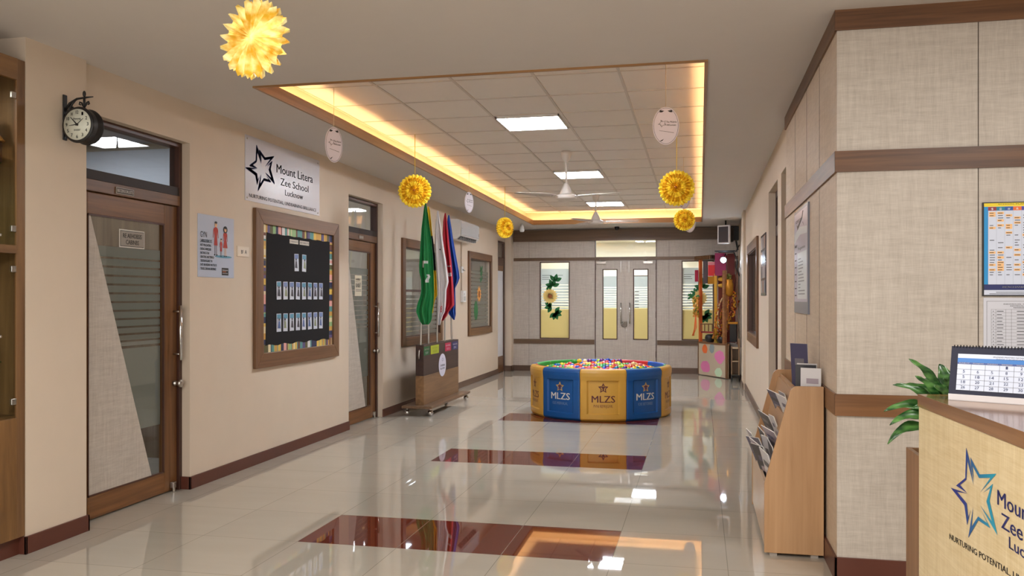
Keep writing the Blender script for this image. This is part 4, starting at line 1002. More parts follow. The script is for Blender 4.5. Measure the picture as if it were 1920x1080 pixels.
for fi, nm in enumerate(('green', 'yellow', 'white', 'red', 'blue')):
    col, rows = FL[nm]; Y0, bxp, txp, bz = BASES[nm]
    dd_ = 0.215 * 3.39 + 0.977 * Y0; g = dd_ / 1600.0 / 4.156
    def zz(cy_): return 1.45 + (559 - (380 + cy_ / 4.156)) * dd_ / 1600.0
    T = thing('flag', FLLAB[nm], 'flag', (-3.385, Y0, bz), FROT, 'flags in the rolling stand')
    top_c = (txp - bxp) * g; ztop = zz(rows[0][0]) - bz - 0.01
    pole = MB().tube([(0, 0, -0.10), (0, 0, 0.0), (top_c * 0.5, 0, ztop * 0.5), (top_c, 0, ztop)], 0.0125, STEEL, 10)
    p = pole.build('pole', T)
    if nm == 'green': MB().box(-0.005, 0.035, -0.03, 0.02, 0.0, 0.09, WHITEP).build('clamp', T, loc=(top_c * 0.40, 0, zz(725) - bz), bevel=0.006)
    main = pm('flag_' + nm, col, 0.75); wht = pm('flag_mark_white', (210, 214, 214), 0.7); blk = pm('flag_mark_black', (22, 20, 22), 0.7); redm = pm('flag_mark_red', (190, 40, 60), 0.7)
    NX, NZ = 30, 90; m = MB(); vs = []; fs = []; mats = []
    c0, c1 = rows[0][0], rows[-1][0]
    def lr(cy_):
        for a, b_ in zip(rows, rows[1:]):
            if cy_ <= b_[0]:
                t_ = (cy_ - a[0]) / (b_[0] - a[0]); return a[1] + (b_[1] - a[1]) * t_, a[2] + (b_[2] - a[2]) * t_
        return rows[-1][1], rows[-1][2]
    for i in range(NZ + 1):
        cy_ = c0 + (c1 - c0) * i / NZ; l, r = lr(cy_); t_ = i / NZ
        for j in range(NX + 1):
            s_ = j / NX; x = (l + (r - l) * s_ - bxp) * g
            amp = 0.012 + 0.05 * min(1, t_ * 1.6)
            d_ = -0.026 - amp * 0.55 + amp * 0.5 * sin(s_ * 9.5 + 1.3 * t_ + fi) + amp * 0.3 * sin(s_ * 17 - 2.2 * t_ + fi * 2) - 0.02 * (1 - s_)
            vs.append((x, d_, zz(cy_) - bz))
    def pick(s_, cy_):
        if nm == 'green':
            if 455 < cy_ < 480 and 0.22 < s_ < 0.62: return wht
            if 480 <= cy_ < 510 and 0.22 < s_ < 0.32: return wht
            if 555 < cy_ < 625 and abs(((cy_ - 555) % 35) / 35 - 0.5) < 0.42 and 0.42 + 0.10 * sin(cy_ * 0.09) < s_ < 0.66 + 0.08 * sin(cy_ * 0.09): return wht
        if nm == 'yellow' and 260 < cy_ < 530 and s_ > 0.1: return blk
        if nm == 'white' and 360 < cy_ < 376 and 0.45 < s_ < 0.6: return blk
        if nm == 'white' and 800 < cy_ < 850 and 0.3 < s_ < 0.6 and (cy_ * 0.05 + s_ * 9) % 1 < 0.5: return redm
        if nm == 'red' and (488 < cy_ < 500 or 550 < cy_ < 572) and 0.35 < s_ < 0.8: return wht
        return main
    for i in range(NZ):
        for j in range(NX):
            m.add([], [], main)
            fs.append((i * (NX + 1) + j, (i + 1) * (NX + 1) + j, (i + 1) * (NX + 1) + j + 1, i * (NX + 1) + j + 1)); mats.append(pick((j + .5) / NX, c0 + (c1 - c0) * (i + .5) / NZ))
    m.v = vs; m.f = fs; m.m = [m.mi(q) for q in mats]; m.sm = [True] * len(fs)
    m.build('flag_cloth', T, solid=0.004)

# ================================================================ hanging lanterns and tags
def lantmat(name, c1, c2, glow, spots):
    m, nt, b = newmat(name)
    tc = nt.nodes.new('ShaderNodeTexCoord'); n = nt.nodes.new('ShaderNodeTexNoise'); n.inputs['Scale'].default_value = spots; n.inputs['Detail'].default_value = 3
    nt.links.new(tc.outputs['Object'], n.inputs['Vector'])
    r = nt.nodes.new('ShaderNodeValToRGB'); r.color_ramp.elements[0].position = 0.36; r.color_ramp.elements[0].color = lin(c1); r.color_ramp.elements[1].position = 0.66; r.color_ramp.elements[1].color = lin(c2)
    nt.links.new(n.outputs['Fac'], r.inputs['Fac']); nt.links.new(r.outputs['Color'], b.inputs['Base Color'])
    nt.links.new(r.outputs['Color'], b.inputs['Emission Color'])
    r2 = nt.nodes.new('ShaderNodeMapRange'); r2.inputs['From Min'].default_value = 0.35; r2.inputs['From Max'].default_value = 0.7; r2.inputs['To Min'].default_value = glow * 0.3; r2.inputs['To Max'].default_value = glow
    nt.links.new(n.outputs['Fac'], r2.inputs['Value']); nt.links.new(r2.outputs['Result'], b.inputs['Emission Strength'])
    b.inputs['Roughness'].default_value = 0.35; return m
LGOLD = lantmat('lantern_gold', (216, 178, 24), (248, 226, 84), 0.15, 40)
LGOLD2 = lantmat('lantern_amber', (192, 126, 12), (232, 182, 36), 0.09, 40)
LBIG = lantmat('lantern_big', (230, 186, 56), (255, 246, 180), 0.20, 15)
STRY = pm('yellow_string', (226, 196, 70), 0.6); STRW = pm('pale_string', (212, 190, 150), 0.6)
def pleat(m, R, N, y0, d, mat, notch=0.86, r0=0.0, tip=1.0, ph=0.0, sh=0.97):
    """pleated paper rosette facing -y; ridges stand forward by d"""
    vs = [(0, y0 - d * 0.55, 0)]; fs = []
    for k in range(N):
        a = 2 * pi * k / N + ph; b_ = a + pi / N
        vs += [(R * notch * 0.55 * cos(a), y0 + d * 0.35, R * notch * 0.55 * sin(a)), (R * notch * cos(a), y0 + d * 0.5, R * notch * sin(a)),
               (R * 0.55 * cos(b_), y0 - d * 0.9, R * 0.55 * sin(b_)), (R * 0.9 * cos(b_), y0 - d * 0.8, R * 0.9 * sin(b_)), (R * tip * cos(b_), y0 - d * 0.1, R * tip * sin(b_)),
               (R * sh * cos(a + pi / N * 0.42), y0 + 0.1 * d, R * sh * sin(a + pi / N * 0.42)), (R * sh * cos(a + pi / N * 1.58), y0 + 0.1 * d, R * sh * sin(a + pi / N * 1.58))]
    for k in range(N):
        o = 1 + 7 * k; o2 = 1 + 7 * ((k + 1) % N)
        v0, v1, r0_, r1, tp, sa, sb = o, o + 1, o + 2, o + 3, o + 4, o + 5, o + 6
        w0, w1 = o2, o2 + 1
        fs += [(0, v0, r0_), (v0, v1, r1, r0_), (v1, sa, r1), (sa, tp, r1), (0, r0_, w0), (r0_, r1, w1, w0), (r1, sb, w1), (r1, tp, sb)]
    return m.add(vs, fs, mat)
def lantern(loc, R, yaw, lab, big=False, strtop=None):
    t = thing('paper_lantern', lab, 'paper lantern', loc, yaw, 'yellow paper rosette lanterns hanging in the hall')
    if big:
        for s_ in (1, -1):
            m = MB(); pleat(m, R, 20, -0.008, 0.042, LBIG, 0.78, tip=1.02, sh=0.89)
            if s_ < 0: m.v = [(x, -y, z) for x, y, z in m.v]
            m.build('pleated_fan', t, solid=0.0012)
    else:
        for s_ in (1, -1):
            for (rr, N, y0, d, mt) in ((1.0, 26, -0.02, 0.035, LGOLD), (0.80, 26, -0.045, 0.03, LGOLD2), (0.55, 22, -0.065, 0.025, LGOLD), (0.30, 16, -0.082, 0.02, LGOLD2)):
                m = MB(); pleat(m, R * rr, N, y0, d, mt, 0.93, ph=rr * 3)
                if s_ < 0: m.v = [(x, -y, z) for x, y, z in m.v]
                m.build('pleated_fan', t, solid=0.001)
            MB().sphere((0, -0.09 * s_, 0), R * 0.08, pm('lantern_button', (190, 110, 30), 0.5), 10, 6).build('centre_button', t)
    h = (strtop or zc(loc[1])) - loc[2]
    MB().tube([(0, 0, R * 0.3), (0, 0, h)], 0.0035 if not big else 0.003, STRY, 6).build('string', t)
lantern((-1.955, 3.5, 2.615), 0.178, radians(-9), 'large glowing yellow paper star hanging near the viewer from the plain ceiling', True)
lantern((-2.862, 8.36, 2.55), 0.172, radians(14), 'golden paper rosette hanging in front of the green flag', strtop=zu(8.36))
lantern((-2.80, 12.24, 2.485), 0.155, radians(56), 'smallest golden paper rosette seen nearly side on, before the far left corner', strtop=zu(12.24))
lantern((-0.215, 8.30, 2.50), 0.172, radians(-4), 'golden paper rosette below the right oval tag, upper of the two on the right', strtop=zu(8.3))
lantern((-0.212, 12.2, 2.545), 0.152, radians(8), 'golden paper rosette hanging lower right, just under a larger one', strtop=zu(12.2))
TAGW = pm('tag_white', (226, 220, 230), 0.45)
def oval(loc, rx, rz, yaw, lab, strtop):
    t = thing('hanging_tag', lab, 'hanging tag', loc, yaw, 'white oval tags hanging on strings')
    m = MB().disc(0, 0, rx, 0.002, TAGW, 40, rz, 0.004); m.build('tag_card', t)
    for s_ in (1, -1):
        m = MB(); y = -0.0022
        m.ring(0, 0, rx * 0.93, rz * 0.95, 0.0022, y, INK); star(m, -rx * 0.3, rz * 0.12, rz * 0.42, y, INK, 0.8)
        m.text('The Mclerte', rx * 0.02, rz * 0.16, rz * 0.10, y, INK, rx * 0.78, bold=0.02); m.text('WKhootuats', rx * 0.04, rz * 0.0, rz * 0.09, y, INK, rx * 0.72, bold=0.02)
        m.flat([(-rx * 0.5, -rz * 0.25), (rx * 0.6, -rz * 0.38), (rx * 0.6, -rz * 0.36), (-rx * 0.5, -rz * 0.235)], y, INK, 0.0005)
        for q in (1, -1): m.flat([(q * rx * 0.45, rz * 0.84), (q * rx * 0.12, rz * 0.80), (q * rx * 0.30, rz * 0.72), (q * rx * 0.5, rz * 0.72)], y, INK, 0.0005)
        m.flat([(-rx * 0.5, -rz * 0.82), (-rx * 0.15, -rz * 0.68), (-rx * 0.28, -rz * 0.8)], y, INK, 0.0005)
        if s_ < 0: m.v = [(-x, -y_, z) for x, y_, z in m.v]
        m.build('print', t)
    MB().tube([(0, 0, rz), (0, 0, strtop - loc[2])], 0.002, STRW, 6).build('string', t)
oval((-2.89, 6.43, 2.69), 0.085, 0.143, radians(60), 'white oval tag hanging beside the school sign, seen at an angle', zu(6.43))
oval((-2.81, 10.28, 2.645), 0.08, 0.13, radians(62), 'small white oval tag hanging above the red and blue flags', zu(10.28))
oval((-0.24, 6.29, 2.70), 0.095, 0.137, radians(-6) + YAW, 'larger white oval tag hanging at upper right above a golden rosette', zu(6.29))
oval((-0.185, 10.25, 2.63), 0.085, 0.13, radians(35), 'white oval tag mostly hidden behind the upper right golden rosette', zu(10.25))
oval((-0.16, 14.2, 2.66), 0.09, 0.14, radians(0), 'white oval tag peeping out behind the lower right golden rosette', zu(14.2))

# ================================================================ ceiling fans
FANW = pm('fan_white', (212, 206, 200), 0.3)
def fan(loc, ang, lab, droop=0.0):
    z0 = zu(loc[1]); hub = loc[2]
    t = thing('ceiling_fan', lab, 'ceiling fan', (loc[0], loc[1], z0), ang, 'white three blade ceiling fans')
    h = hub - z0
    MB().lathe([(0.055, -0.001), (0.06, -0.03), (0.045, -0.09), (0.018, -0.125), (0.016, -0.13)], (0, 0, 0), FANW, 20).build('canopy', t)
    MB().tube([(0, 0, -0.1), (0, 0, h + 0.12)], 0.0125, FANW, 10).build('downrod', t)
    m = MB().lathe([(0.018, 0.14), (0.028, 0.125), (0.06, 0.06), (0.075, 0.02), (0.076, 0.012)], (0, 0, h), FANW, 24)
    m.lathe([(0.078, 0.012), (0.105, 0.004), (0.12, -0.012), (0.12, -0.032), (0.11, -0.045), (0.06, -0.052), (0.002, -0.053)], (0, 0, h), FANW, 28)
    mo = m.build('motor_housing', t)
    MB().lathe([(0.077, 0.014), (0.079, 0.012), (0.079, 0.004), (0.077, 0.003)], (0, 0, h), pm('fan_ring', (110, 104, 100), 0.4), 24).build('trim_ring', mo)
    for k in range(3):
        a = 2 * pi * k / 3
        m = MB(); pts = []
        for s_ in range(9):
            r = 0.16 + (0.66 - 0.16) * s_ / 8; w_ = 0.045 + 0.022 * sin(pi * min(1, s_ / 8 * 1.0)) if s_ < 8 else 0.045
            tw = 0.16 * (1 - s_ / 12)
            pts.append([(r, -w_, h - 0.012 - w_ * tw), (r, 0, h - 0.006), (r, w_, h - 0.012 + w_ * tw)])
        vs = [p for row in pts for p in row]; fs = []
        for i in range(8):
            for j in range(2): fs.append((i * 3 + j, (i + 1) * 3 + j, (i + 1) * 3 + j + 1, i * 3 + j + 1))
        m.add(vs, fs, FANW, True)
        ca, sa = cos(a), sin(a); m.v = [(x * ca - y * sa, x * sa + y * ca, z) for x, y, z in m.v]
        m.build('fan_blade', t, solid=0.004)
        b_ = MB().box(0.10, 0.19, -0.02, 0.02, h - 0.022, h - 0.014, FANW); b_.v = [(x * ca - y * sa, x * sa + y * ca, z) for x, y, z in b_.v]
        b_.build('blade_bracket', t)
fan((-1.485, 9.62, 2.62), YAW + pi / 2, 'nearer white ceiling fan on a rod under the tiled ceiling')
fan((-1.59, 13.33, 2.66), YAW + radians(113), 'farther white ceiling fan close to the double doors')
# ================================================================ SHRINE in the far right corner
GOLD = pm('shrine_gold', (176, 120, 34), 0.3, 0.6); GOLDB = pm('shrine_bright_gold', (206, 154, 48), 0.35, 0.3); MARO = pm('shrine_maroon', (120, 46, 34), 0.5); MAGE = pm('shrine_magenta', (150, 36, 86), 0.6)
REDC = pm('shrine_red', (206, 24, 30), 0.6); ORG = pm('shrine_orange', (228, 110, 50), 0.6); PINKP = pm('daub_pink', (226, 130, 180), 0.7); SHW = pm('shrine_ply', (196, 180, 156), 0.6); SHB = pm('shrine_edge', (120, 82, 52), 0.5)
A_, B_ = Vector((-0.02, 16.56)), Vector((0.46, 15.77)); e_ = (B_ - A_); Lf = e_.length; ang = atan2(e_.y, e_.x)
SH = thing('shrine', 'ornate gold and red corner shrine standing on a painted plywood base', 'shrine', (A_.x, A_.y, 0), ang)
def loc2(x, y):   # world to shrine-local
    v = Vector((x, y)) - A_; ux = e_.normalized(); return (v.dot(ux), v.dot(Vector((-ux.y, ux.x))))
base_pts = [(0, 0), (Lf, 0), loc2(0.50, 15.72), loc2(0.50, 16.66), loc2(0.02, 16.66)]
MB().prism_xy(base_pts, 0.012, 0.60, SHW).build('base_cabinet', SH, bevel=0.003)
MB().prism_xy([(-0.01, -0.012), (Lf + 0.02, -0.012), loc2(0.52, 15.70), loc2(0.52, 16.67), loc2(0.0, 16.67)], 0.60, 0.63, SHB).build('base_top', SH)
MB().box(Lf - 0.005, Lf + 0.055, -0.012, 0.03, 0.01, 0.64, SHB).build('base_edge', SH); MB().box(-0.012, 0.0, -0.012, 0.02, 0.01, 0.64, SHB).build('base_edge', SH)
def blob(m, x, z, rx, rz, mat, n=14, seed=0, j=0.12):
    r = random.Random(seed); pts = [(x + rx * (1 + r.uniform(-j, j)) * cos(2 * pi * k / n), z + rz * (1 + r.uniform(-j, j)) * sin(2 * pi * k / n)) for k in range(n)]
    m.flat(pts, -0.001, mat, 0.002)
kx = Lf / 50.0
for k, (px_, pz, rx, rz, c, lb) in enumerate(((12, 0.50, 0.085, 0.085, ORG, 'orange'), (25, 0.52, 0.085, 0.09, pm('daub_grey', (140, 156, 160), 0.7), 'grey'), (39, 0.38, 0.16, 0.12, PINKP, 'pink'), (13, 0.17, 0.16, 0.11, PINKP, 'pink'), (37, 0.10, 0.12, 0.085, pm('daub_mint', (196, 222, 190), 0.7), 'mint'))):
    m = MB(); blob(m, px_ * kx, pz, rx, rz, c, 16, k); m.build('paint_daub', SH)['label'] = lb + ' paint daub'
# uprights
m = MB().box(0, 0.05, 0, 0.05, 0.63, 2.20, ORG); m.build('garland_post', SH)
m = MB().box(Lf - 0.12, Lf - 0.05, 0.0, 0.05, 0.63, 1.95, wood('post_rope', (120, 76, 44), (170, 118, 74), 'x', fine=60)); m.build('carved_post', SH)
# roof slab with carved fascia
MB().prism_xy([(-0.06, -0.05), (0.52, -0.05), (0.52, 0.35), (-0.06, 0.25)], 2.18, 2.245, pm('roof_dark', (70, 46, 32), 0.5)).build('roof', SH, bevel=0.01)
m = MB()
for k in range(14): m.box(-0.05 + k * 0.04, -0.03 + k * 0.04, -0.062, -0.05, 2.17, 2.24, SHB)
m.build('fascia_carving', SH)
# back and side panels, follow the walls
q1 = loc2(0.05, 16.55); q2 = loc2(0.62, 16.60)
def panel(name, xa, ya, xb, yb, z0, z1, mat, t=0.02, parent=None):
    a = Vector(loc2(xa, ya)); b_ = Vector(loc2(xb, yb)); u = (b_ - a).normalized(); n = Vector((-u.y, u.x)) * t
    return MB().prism_xy([tuple(a), tuple(b_), tuple(b_ + n), tuple(a + n)], z0, z1, mat).build(name, parent or SH)
panel('maroon_backdrop', 0.335, 16.3, 0.62, 15.95, 0.64, 1.88, MARO)
panel('magenta_banner', 0.27, 16.0, 0.47, 15.98, 1.86, 2.27, MAGE, 0.01)
panel('maroon_banner', 0.485, 15.97, 0.62, 15.97, 1.86, 2.26, pm('maroon_cloth', (110, 44, 44), 0.7), 0.01)
panel('red_valance', 0.15, 16.2, 0.27, 16.15, 1.86, 2.06, REDC, 0.01); panel('pink_valance', 0.15, 16.205, 0.27, 16.155, 2.06, 2.12, pm('valance_pink', (206, 120, 130), 0.7), 0.01)
panel('grey_curtain', 0.06, 16.25, 0.135, 16.2, 1.72, 2.14, pm('curtain_grey', (78, 66, 70), 0.8), 0.02)
panel('red_curtain', -0.09, 16.5, -0.03, 16.45, 1.76, 1.98, pm('curtain_crimson', (170, 26, 60), 0.7), 0.01)
panel('gold_screen', 0.145, 16.2, 0.27, 16.15, 1.71, 1.85, GOLD, 0.02)
panel('gold_pillar', 0.26, 16.12, 0.31, 16.1, 0.64, 1.90, GOLDB, 0.02)
panel('gold_edge', 0.495, 15.9, 0.505, 15.9, 1.0, 1.9, GOLD, 0.02)
# gold medallions
a0 = loc2(0.40, 16.04)
m = MB()
for z in (1.68, 1.795): m.sphere((0, 0, z), 0.062, GOLDB, 16, 8, (1.3, 0.15, 0.62))
m.build('medallion_pair', SH, loc=(a0[0], a0[1], 0), rot=(0, 0, -ang))
# golden arch and deity throne made of leaf relief
a0 = loc2(0.37, 15.98)
m = MB(); pts = []
for k in range(15):
    a = pi * 0.55 + (pi * 0.62) * k / 14; pts.append((0.17 + 0.22 * cos(a), 0, 1.12 + 0.42 * sin(a)))
m.tube(pts, 0.012, pm('arch_cream', (220, 196, 150), 0.4), 8); m.build('arch', SH, loc=(a0[0], a0[1], 0), rot=(0, 0, -ang))
rr = random.Random(5)
COPP = pm('garland_copper', (190, 96, 40), 0.35, 0.4)
m = MB()
for s_ in range(5):
    for k in range(22):
        t_ = k / 21; x = -0.14 + 0.05 * s_ + 0.30 * t_ * (0.4 + 0.12 * s_) + rr.uniform(-.012, .012); z = 0.72 + 0.68 * t_ + rr.uniform(-.01, .01)
        m.sphere((x, rr.uniform(-.02, .02), z), 0.014 + 0.008 * rr.random(), COPP if rr.random() < 0.6 else GOLD, 6, 5)
m.build('bead_garland', SH, loc=(a0[0], a0[1], 0), rot=(0, 0, -ang))
m = MB()
for k in range(26):
    t_ = k / 25; m.sphere((-0.02 + 0.20 * t_ ** 0.8, -0.05, 0.70 + 0.42 * t_), 0.012, GOLDB, 6, 5)
m.build('gold_chain', SH, loc=(a0[0], a0[1], 0), rot=(0, 0, -ang))
a1 = loc2(0.60, 15.85)
m = MB()
for k in range(30): m.sphere((rr.uniform(-.03, .03), rr.uniform(-.02, .0), 1.12 + 0.016 * k), 0.012 + 0.008 * rr.random(), GOLDB if rr.random() < 0.5 else COPP, 6, 5)
m.build('gold_tassel', SH, loc=(a1[0], a1[1], 0), rot=(0, 0, -ang))
a1 = loc2(0.52, 15.86)
m = MB(); m.lathe([(0.03, 1.48), (0.07, 1.52), (0.075, 1.70), (0.055, 1.74), (0.06, 1.78), (0.02, 1.80)], (0, 0, 0), GOLD, 16); m.build('gold_urn', SH, loc=(a1[0], a1[1], 0))
m = MB()
for k in range(26): m.sphere((rr.uniform(-.06, .06), rr.uniform(-.03, .0), 1.82 + rr.uniform(-.05, .06)), 0.02, pm('olive_foliage', (96, 96, 30), 0.6), 6, 5)
m.build('olive_foliage', SH, loc=(a1[0], a1[1], 0))
a1 = loc2(0.64, 15.7)
panel('dark_niche', 0.53, 15.86, 0.66, 15.86, 0.66, 0.98, BLACK, 0.02); panel('niche_shelf', 0.50, 15.84, 0.67, 15.84, 0.985, 1.02, GOLD, 0.05)
panel('side_board', 0.645, 15.86, 0.665, 15.86, 0.62, 2.0, pm('side_brown', (104, 58, 36), 0.5), 0.04)
panel('inner_shelf', 0.02, 16.40, 0.24, 16.20, 0.80, 0.83, pm('shelf_crimson', (150, 50, 50), 0.5), 0.06)
m = MB()
for k in range(4): m.box(-0.02 + 0.07 * k, 0.0 + 0.07 * k, 0.0, 0.02, 0.83, 0.96, SHB)
m.box(-0.02, 0.22, 0, 0.02, 0.955, 0.975, SHB); q_ = loc2(0.03, 16.36); m.build('shelf_rail', SH, loc=(q_[0], q_[1], 0), rot=(0, 0, -ang))
# flower and leaf garland hanging on the left post: its own thing
G = thing('leaf_garland', 'garland of green leaves, yellow flowers and orange tassels on the left post of the shrine', 'garland', (-0.07, 16.48, 0.9), 0)
m = MB()
for k in range(16): m.prism_xz(leaf_poly(-0.05 + rr.uniform(-.05, .05), 0.62 + rr.uniform(-.07, .06), 0.08, 0.04, rr.uniform(0, 6)), -0.03 + k * 0.002, -0.028 + k * 0.002, GREENL)
m.build('leaf', G)
m = MB()
for k in range(46): m.sphere((rr.uniform(-.045, .045), rr.uniform(-.05, -.01), 0.20 + 0.36 * rr.random()), 0.022, rr.choice((GOLDB, ORP, pm('garland_olive', (150, 140, 40), 0.6))), 6, 5)
m.build('flower_string', G)
m = MB()
for k in range(7): m.tube([(rr.uniform(-.01, .02), -0.02, 0.24), (rr.uniform(-.03, .02), -0.02, 0.0), (-0.05 + rr.uniform(-.03, .03), -0.02, -0.16)], 0.006, ORG, 5)
m.build('tassel', G)
# vase and pots standing on the base
def on_base(name, x, y, prof, mat, lab, cat):
    o = MB().lathe(prof, (0, 0, 0), mat, 18).build(name, None, loc=(x, y, 0.631)); return tag(o, lab, cat)
on_base('brass_vase', 0.30, 16.05, [(0.05, 0), (0.055, 0.01), (0.02, 0.04), (0.03, 0.06), (0.075, 0.10), (0.08, 0.13), (0.05, 0.15), (0.06, 0.165), (0.002, 0.166)], pm('old_brass', (150, 126, 50), 0.35, 0.6), 'olive brass vase standing on the shrine base between two black pots', 'vase')
on_base('black_pot', 0.19, 16.24, [(0.05, 0), (0.085, 0.03), (0.10, 0.08), (0.085, 0.13), (0.05, 0.15), (0.002, 0.151)], BLACK, 'round black pot on the shrine base left of the brass vase', 'pot')
on_base('black_pot', 0.39, 15.98, [(0.04, 0), (0.075, 0.03), (0.085, 0.07), (0.07, 0.11), (0.04, 0.13), (0.002, 0.131)], BLACK, 'round black pot on the shrine base right of the brass vase', 'pot')
# lamp
SL = thing('spot_lamp', 'bright white spot lamp clamped at the top of the shrine', 'lamp', (0.415, 15.80, 2.135), 0)
MB().lathe([(0.05, 0.06), (0.065, 0.0), (0.062, -0.012), (0.05, -0.012), (0.045, 0.0), (0.04, 0.05)], (0, 0, 0), BLACK, 18, 'y').tube([(0, 0.05, 0), (0.02, 0.1, 0.06), (0.05, 0.14, 0.12)], 0.01, BLACK, 8).build('lamp_housing', SL)
MB().sphere((0, -0.004, 0), 0.05, emi('spot_glow', (220, 236, 255), 60), 14, 8, (1, 0.5, 1)).build('lamp_lens', SL)
# black canopy sheet above lamp and monitor on its pole
m = MB().prism_xy([(0.26, 15.7), (0.60, 15.62), (0.66, 15.9), (0.30, 15.98)], 2.285, 2.30, BLACK).box(0.33, 0.60, 15.74, 15.90, 2.272, 2.285, BLACK).tube([(0.64, 15.75, 2.29), (0.66, 15.72, 2.34), (0.69, 15.72, 2.40)], 0.012, BLACK, 8).tube([(0.60, 15.8, 2.27), (0.66, 15.8, 2.1), (0.64, 15.82, 2.0), (0.69, 15.8, 1.85)], 0.012, BLACK, 8)
tag(m.build('lamp_shelf'), 'thin black shelf sheet bracketed above the shrine spot lamp', 'shelf')
MO = thing('monitor', 'small monitor with a white bezel hanging from the ceiling in the far right corner', 'monitor', (0.42, 15.55, 2.575), radians(-36))
m = MB().box(-0.125, 0.125, -0.02, 0.02, -0.165, 0.165, pm('bezel_white', (205, 200, 200), 0.4)); m.build('bezel', MO, bevel=0.006)
MB().box(-0.10, 0.10, -0.022, -0.019, -0.14, 0.14, pm('screen_dark', (46, 32, 34), 0.6)).build('screen', MO)
m = MB().box(-0.10, 0.10, 0.02, 0.16, -0.13, 0.13, BLACK); m.build('rear_housing', MO, bevel=0.02)
MB().tube([(0, 0.05, 0.10), (0, 0.05, zc(15.5) - 2.575)], 0.014, BLACK, 8).build('pole', MO)
m = MB().box(-0.10, 0.10, -0.09, 0.09, -0.13, 0.12, BLACK); m.tube([(0.05, 0.05, -0.1), (0.09, 0.08, -0.3)], 0.018, BLACK, 8)
tag(m.build('speaker', None, loc=(0.585, 15.9, 2.62), bevel=0.012), 'black speaker box on the right wall behind the monitor', 'speaker')
# shelf stand and black stool
SS = thing('shelf_stand', 'narrow brown three tier shelf stand wedged between the shrine and the right wall', 'shelf', (0.60, 15.45, 0), 0)
TANW = wood('stand_tan', (120, 92, 66), (156, 124, 92), 'z')
MB().box(0.055, 0.075, -0.12, 0.12, 0.0, 0.74, TANW).box(-0.06, -0.045, -0.12, 0.12, 0.12, 0.60, TANW).build('side_panel', SS)
for z in (0.10, 0.34, 0.57): MB().box(-0.045, 0.055, -0.12, 0.12, z, z + 0.018, pm('shelf_pale', (200, 180, 150), 0.5)).build('shelf', SS)
MB().box(-0.045, 0.055, 0.10, 0.118, 0.12, 0.59, TANW).build('back_panel', SS)
SG = thing('low_stool', 'tiny black low stool on the floor under the brown shelf stand', 'stool', (0.60, 15.22, 0), 0)
MB().box(-0.07, 0.07, -0.06, 0.06, 0.105, 0.122, BLACK).build('seat', SG)
for sx in (-1, 1):
    for sy in (-1, 1): MB().tube([(sx * 0.055, sy * 0.045, 0.105), (sx * 0.062, sy * 0.05, 0.0)], 0.011, BLACK, 8).build('leg', SG)
m = MB().box(-0.04, 0.0, -0.10, 0.10, 1.86, 2.08, WHITEP).box(-0.06, -0.04, -0.05, 0.05, 1.88, 1.96, pm('box_grey', (180, 176, 172), 0.5))
tag(m.build('junction_box', None, loc=(XR + 0.02, 14.85, 0), bevel=0.005), 'white electrical box high on the right wall near the shrine', 'junction box')
m = MB().tube([(0, 0, 1.86), (0.0, 0.02, 1.5), (0.0, 0.05, 1.0), (0, 0.1, 0.62)], 0.014, BLACK, 8)
tag(m.build('power_cable', None, loc=(XR + 0.0, 14.86, 0)), 'black cable running down the right wall below the white electrical box', 'cable')

# ================================================================ right wall posters
def wallposter(name, y1, w, z0, z1, lab, fn, xw=XR):
    t = thing(name, lab, 'poster', (xw, y1, 0), R90)
    fn(t, w, z0, z1); return t
LAV = pm('poster_lavender', (196, 190, 208), 0.3); PALB = pm('poster_pale', (224, 230, 236), 0.3); BLUEG = pm('poster_grey', (120, 124, 140), 0.3)
def long_poster(t, w, z0, z1):
    MB().box(0, w, -0.012, 0, z0, z1, BLUEG).build('poster_board', t)
    m = MB(); m.rect(0.02, w - 0.03, z0 + 0.08, z1 - 0.02, -0.012, LAV, 0.001)
    m.rect(0.22, w - 0.05, z0 + 0.10, z0 + 0.42, -0.013, PALB, 0.001)
    r = random.Random(2)
    for k in range(12): m.rect(0.28, 0.28 + r.uniform(.1, .38), z0 + 0.13 + 0.022 * k, z0 + 0.138 + 0.022 * k, -0.014, BLUEG, 0.0005)
    for k in range(9): m.rect(0.05, 0.15, z0 + 0.12 + 0.05 * k, z0 + 0.128 + 0.05 * k, -0.013, INK, 0.0005)
    m.flat([(0.03, z0 + 0.50), (0.35, z0 + 0.545), (w - 0.04, z0 + 0.53), (w - 0.04, z0 + 0.575), (0.35, z0 + 0.60), (0.03, z0 + 0.56)], -0.013, PALB, 0.0008)
    m.text('INQUIRY', 0.06, z0 + 0.465, 0.02, -0.013, INK, 0.14, bold=0.03); m.text('Programme', 0.26, z0 + 0.44, 0.02, -0.013, INK, 0.4)
    m.text('ADMISSION', 0.10, z0 + 0.635, 0.022, -0.013, INK, 0.34, bold=0.03)
    m.flat([(0.18, z1 - 0.10), (0.22, z1 - 0.14), (0.5, z1 - 0.08), (0.56, z1 - 0.03), (0.52, z1 - 0.03), (0.48, z1 - 0.065), (0.23, z1 - 0.115)], -0.013, INK, 0.0008)
    m.flat([(0.52, z0 + 0.62), (0.58, z1 - 0.13), (0.585, z1 - 0.13), (0.535, z0 + 0.62)], -0.013, INK, 0.0006)
    m.build('poster_print', t)
wallposter('tall_poster', 6.56, 0.80, 1.345, 2.07, 'tall lavender glossy poster on the laminate wall above the brochure rack', long_poster)
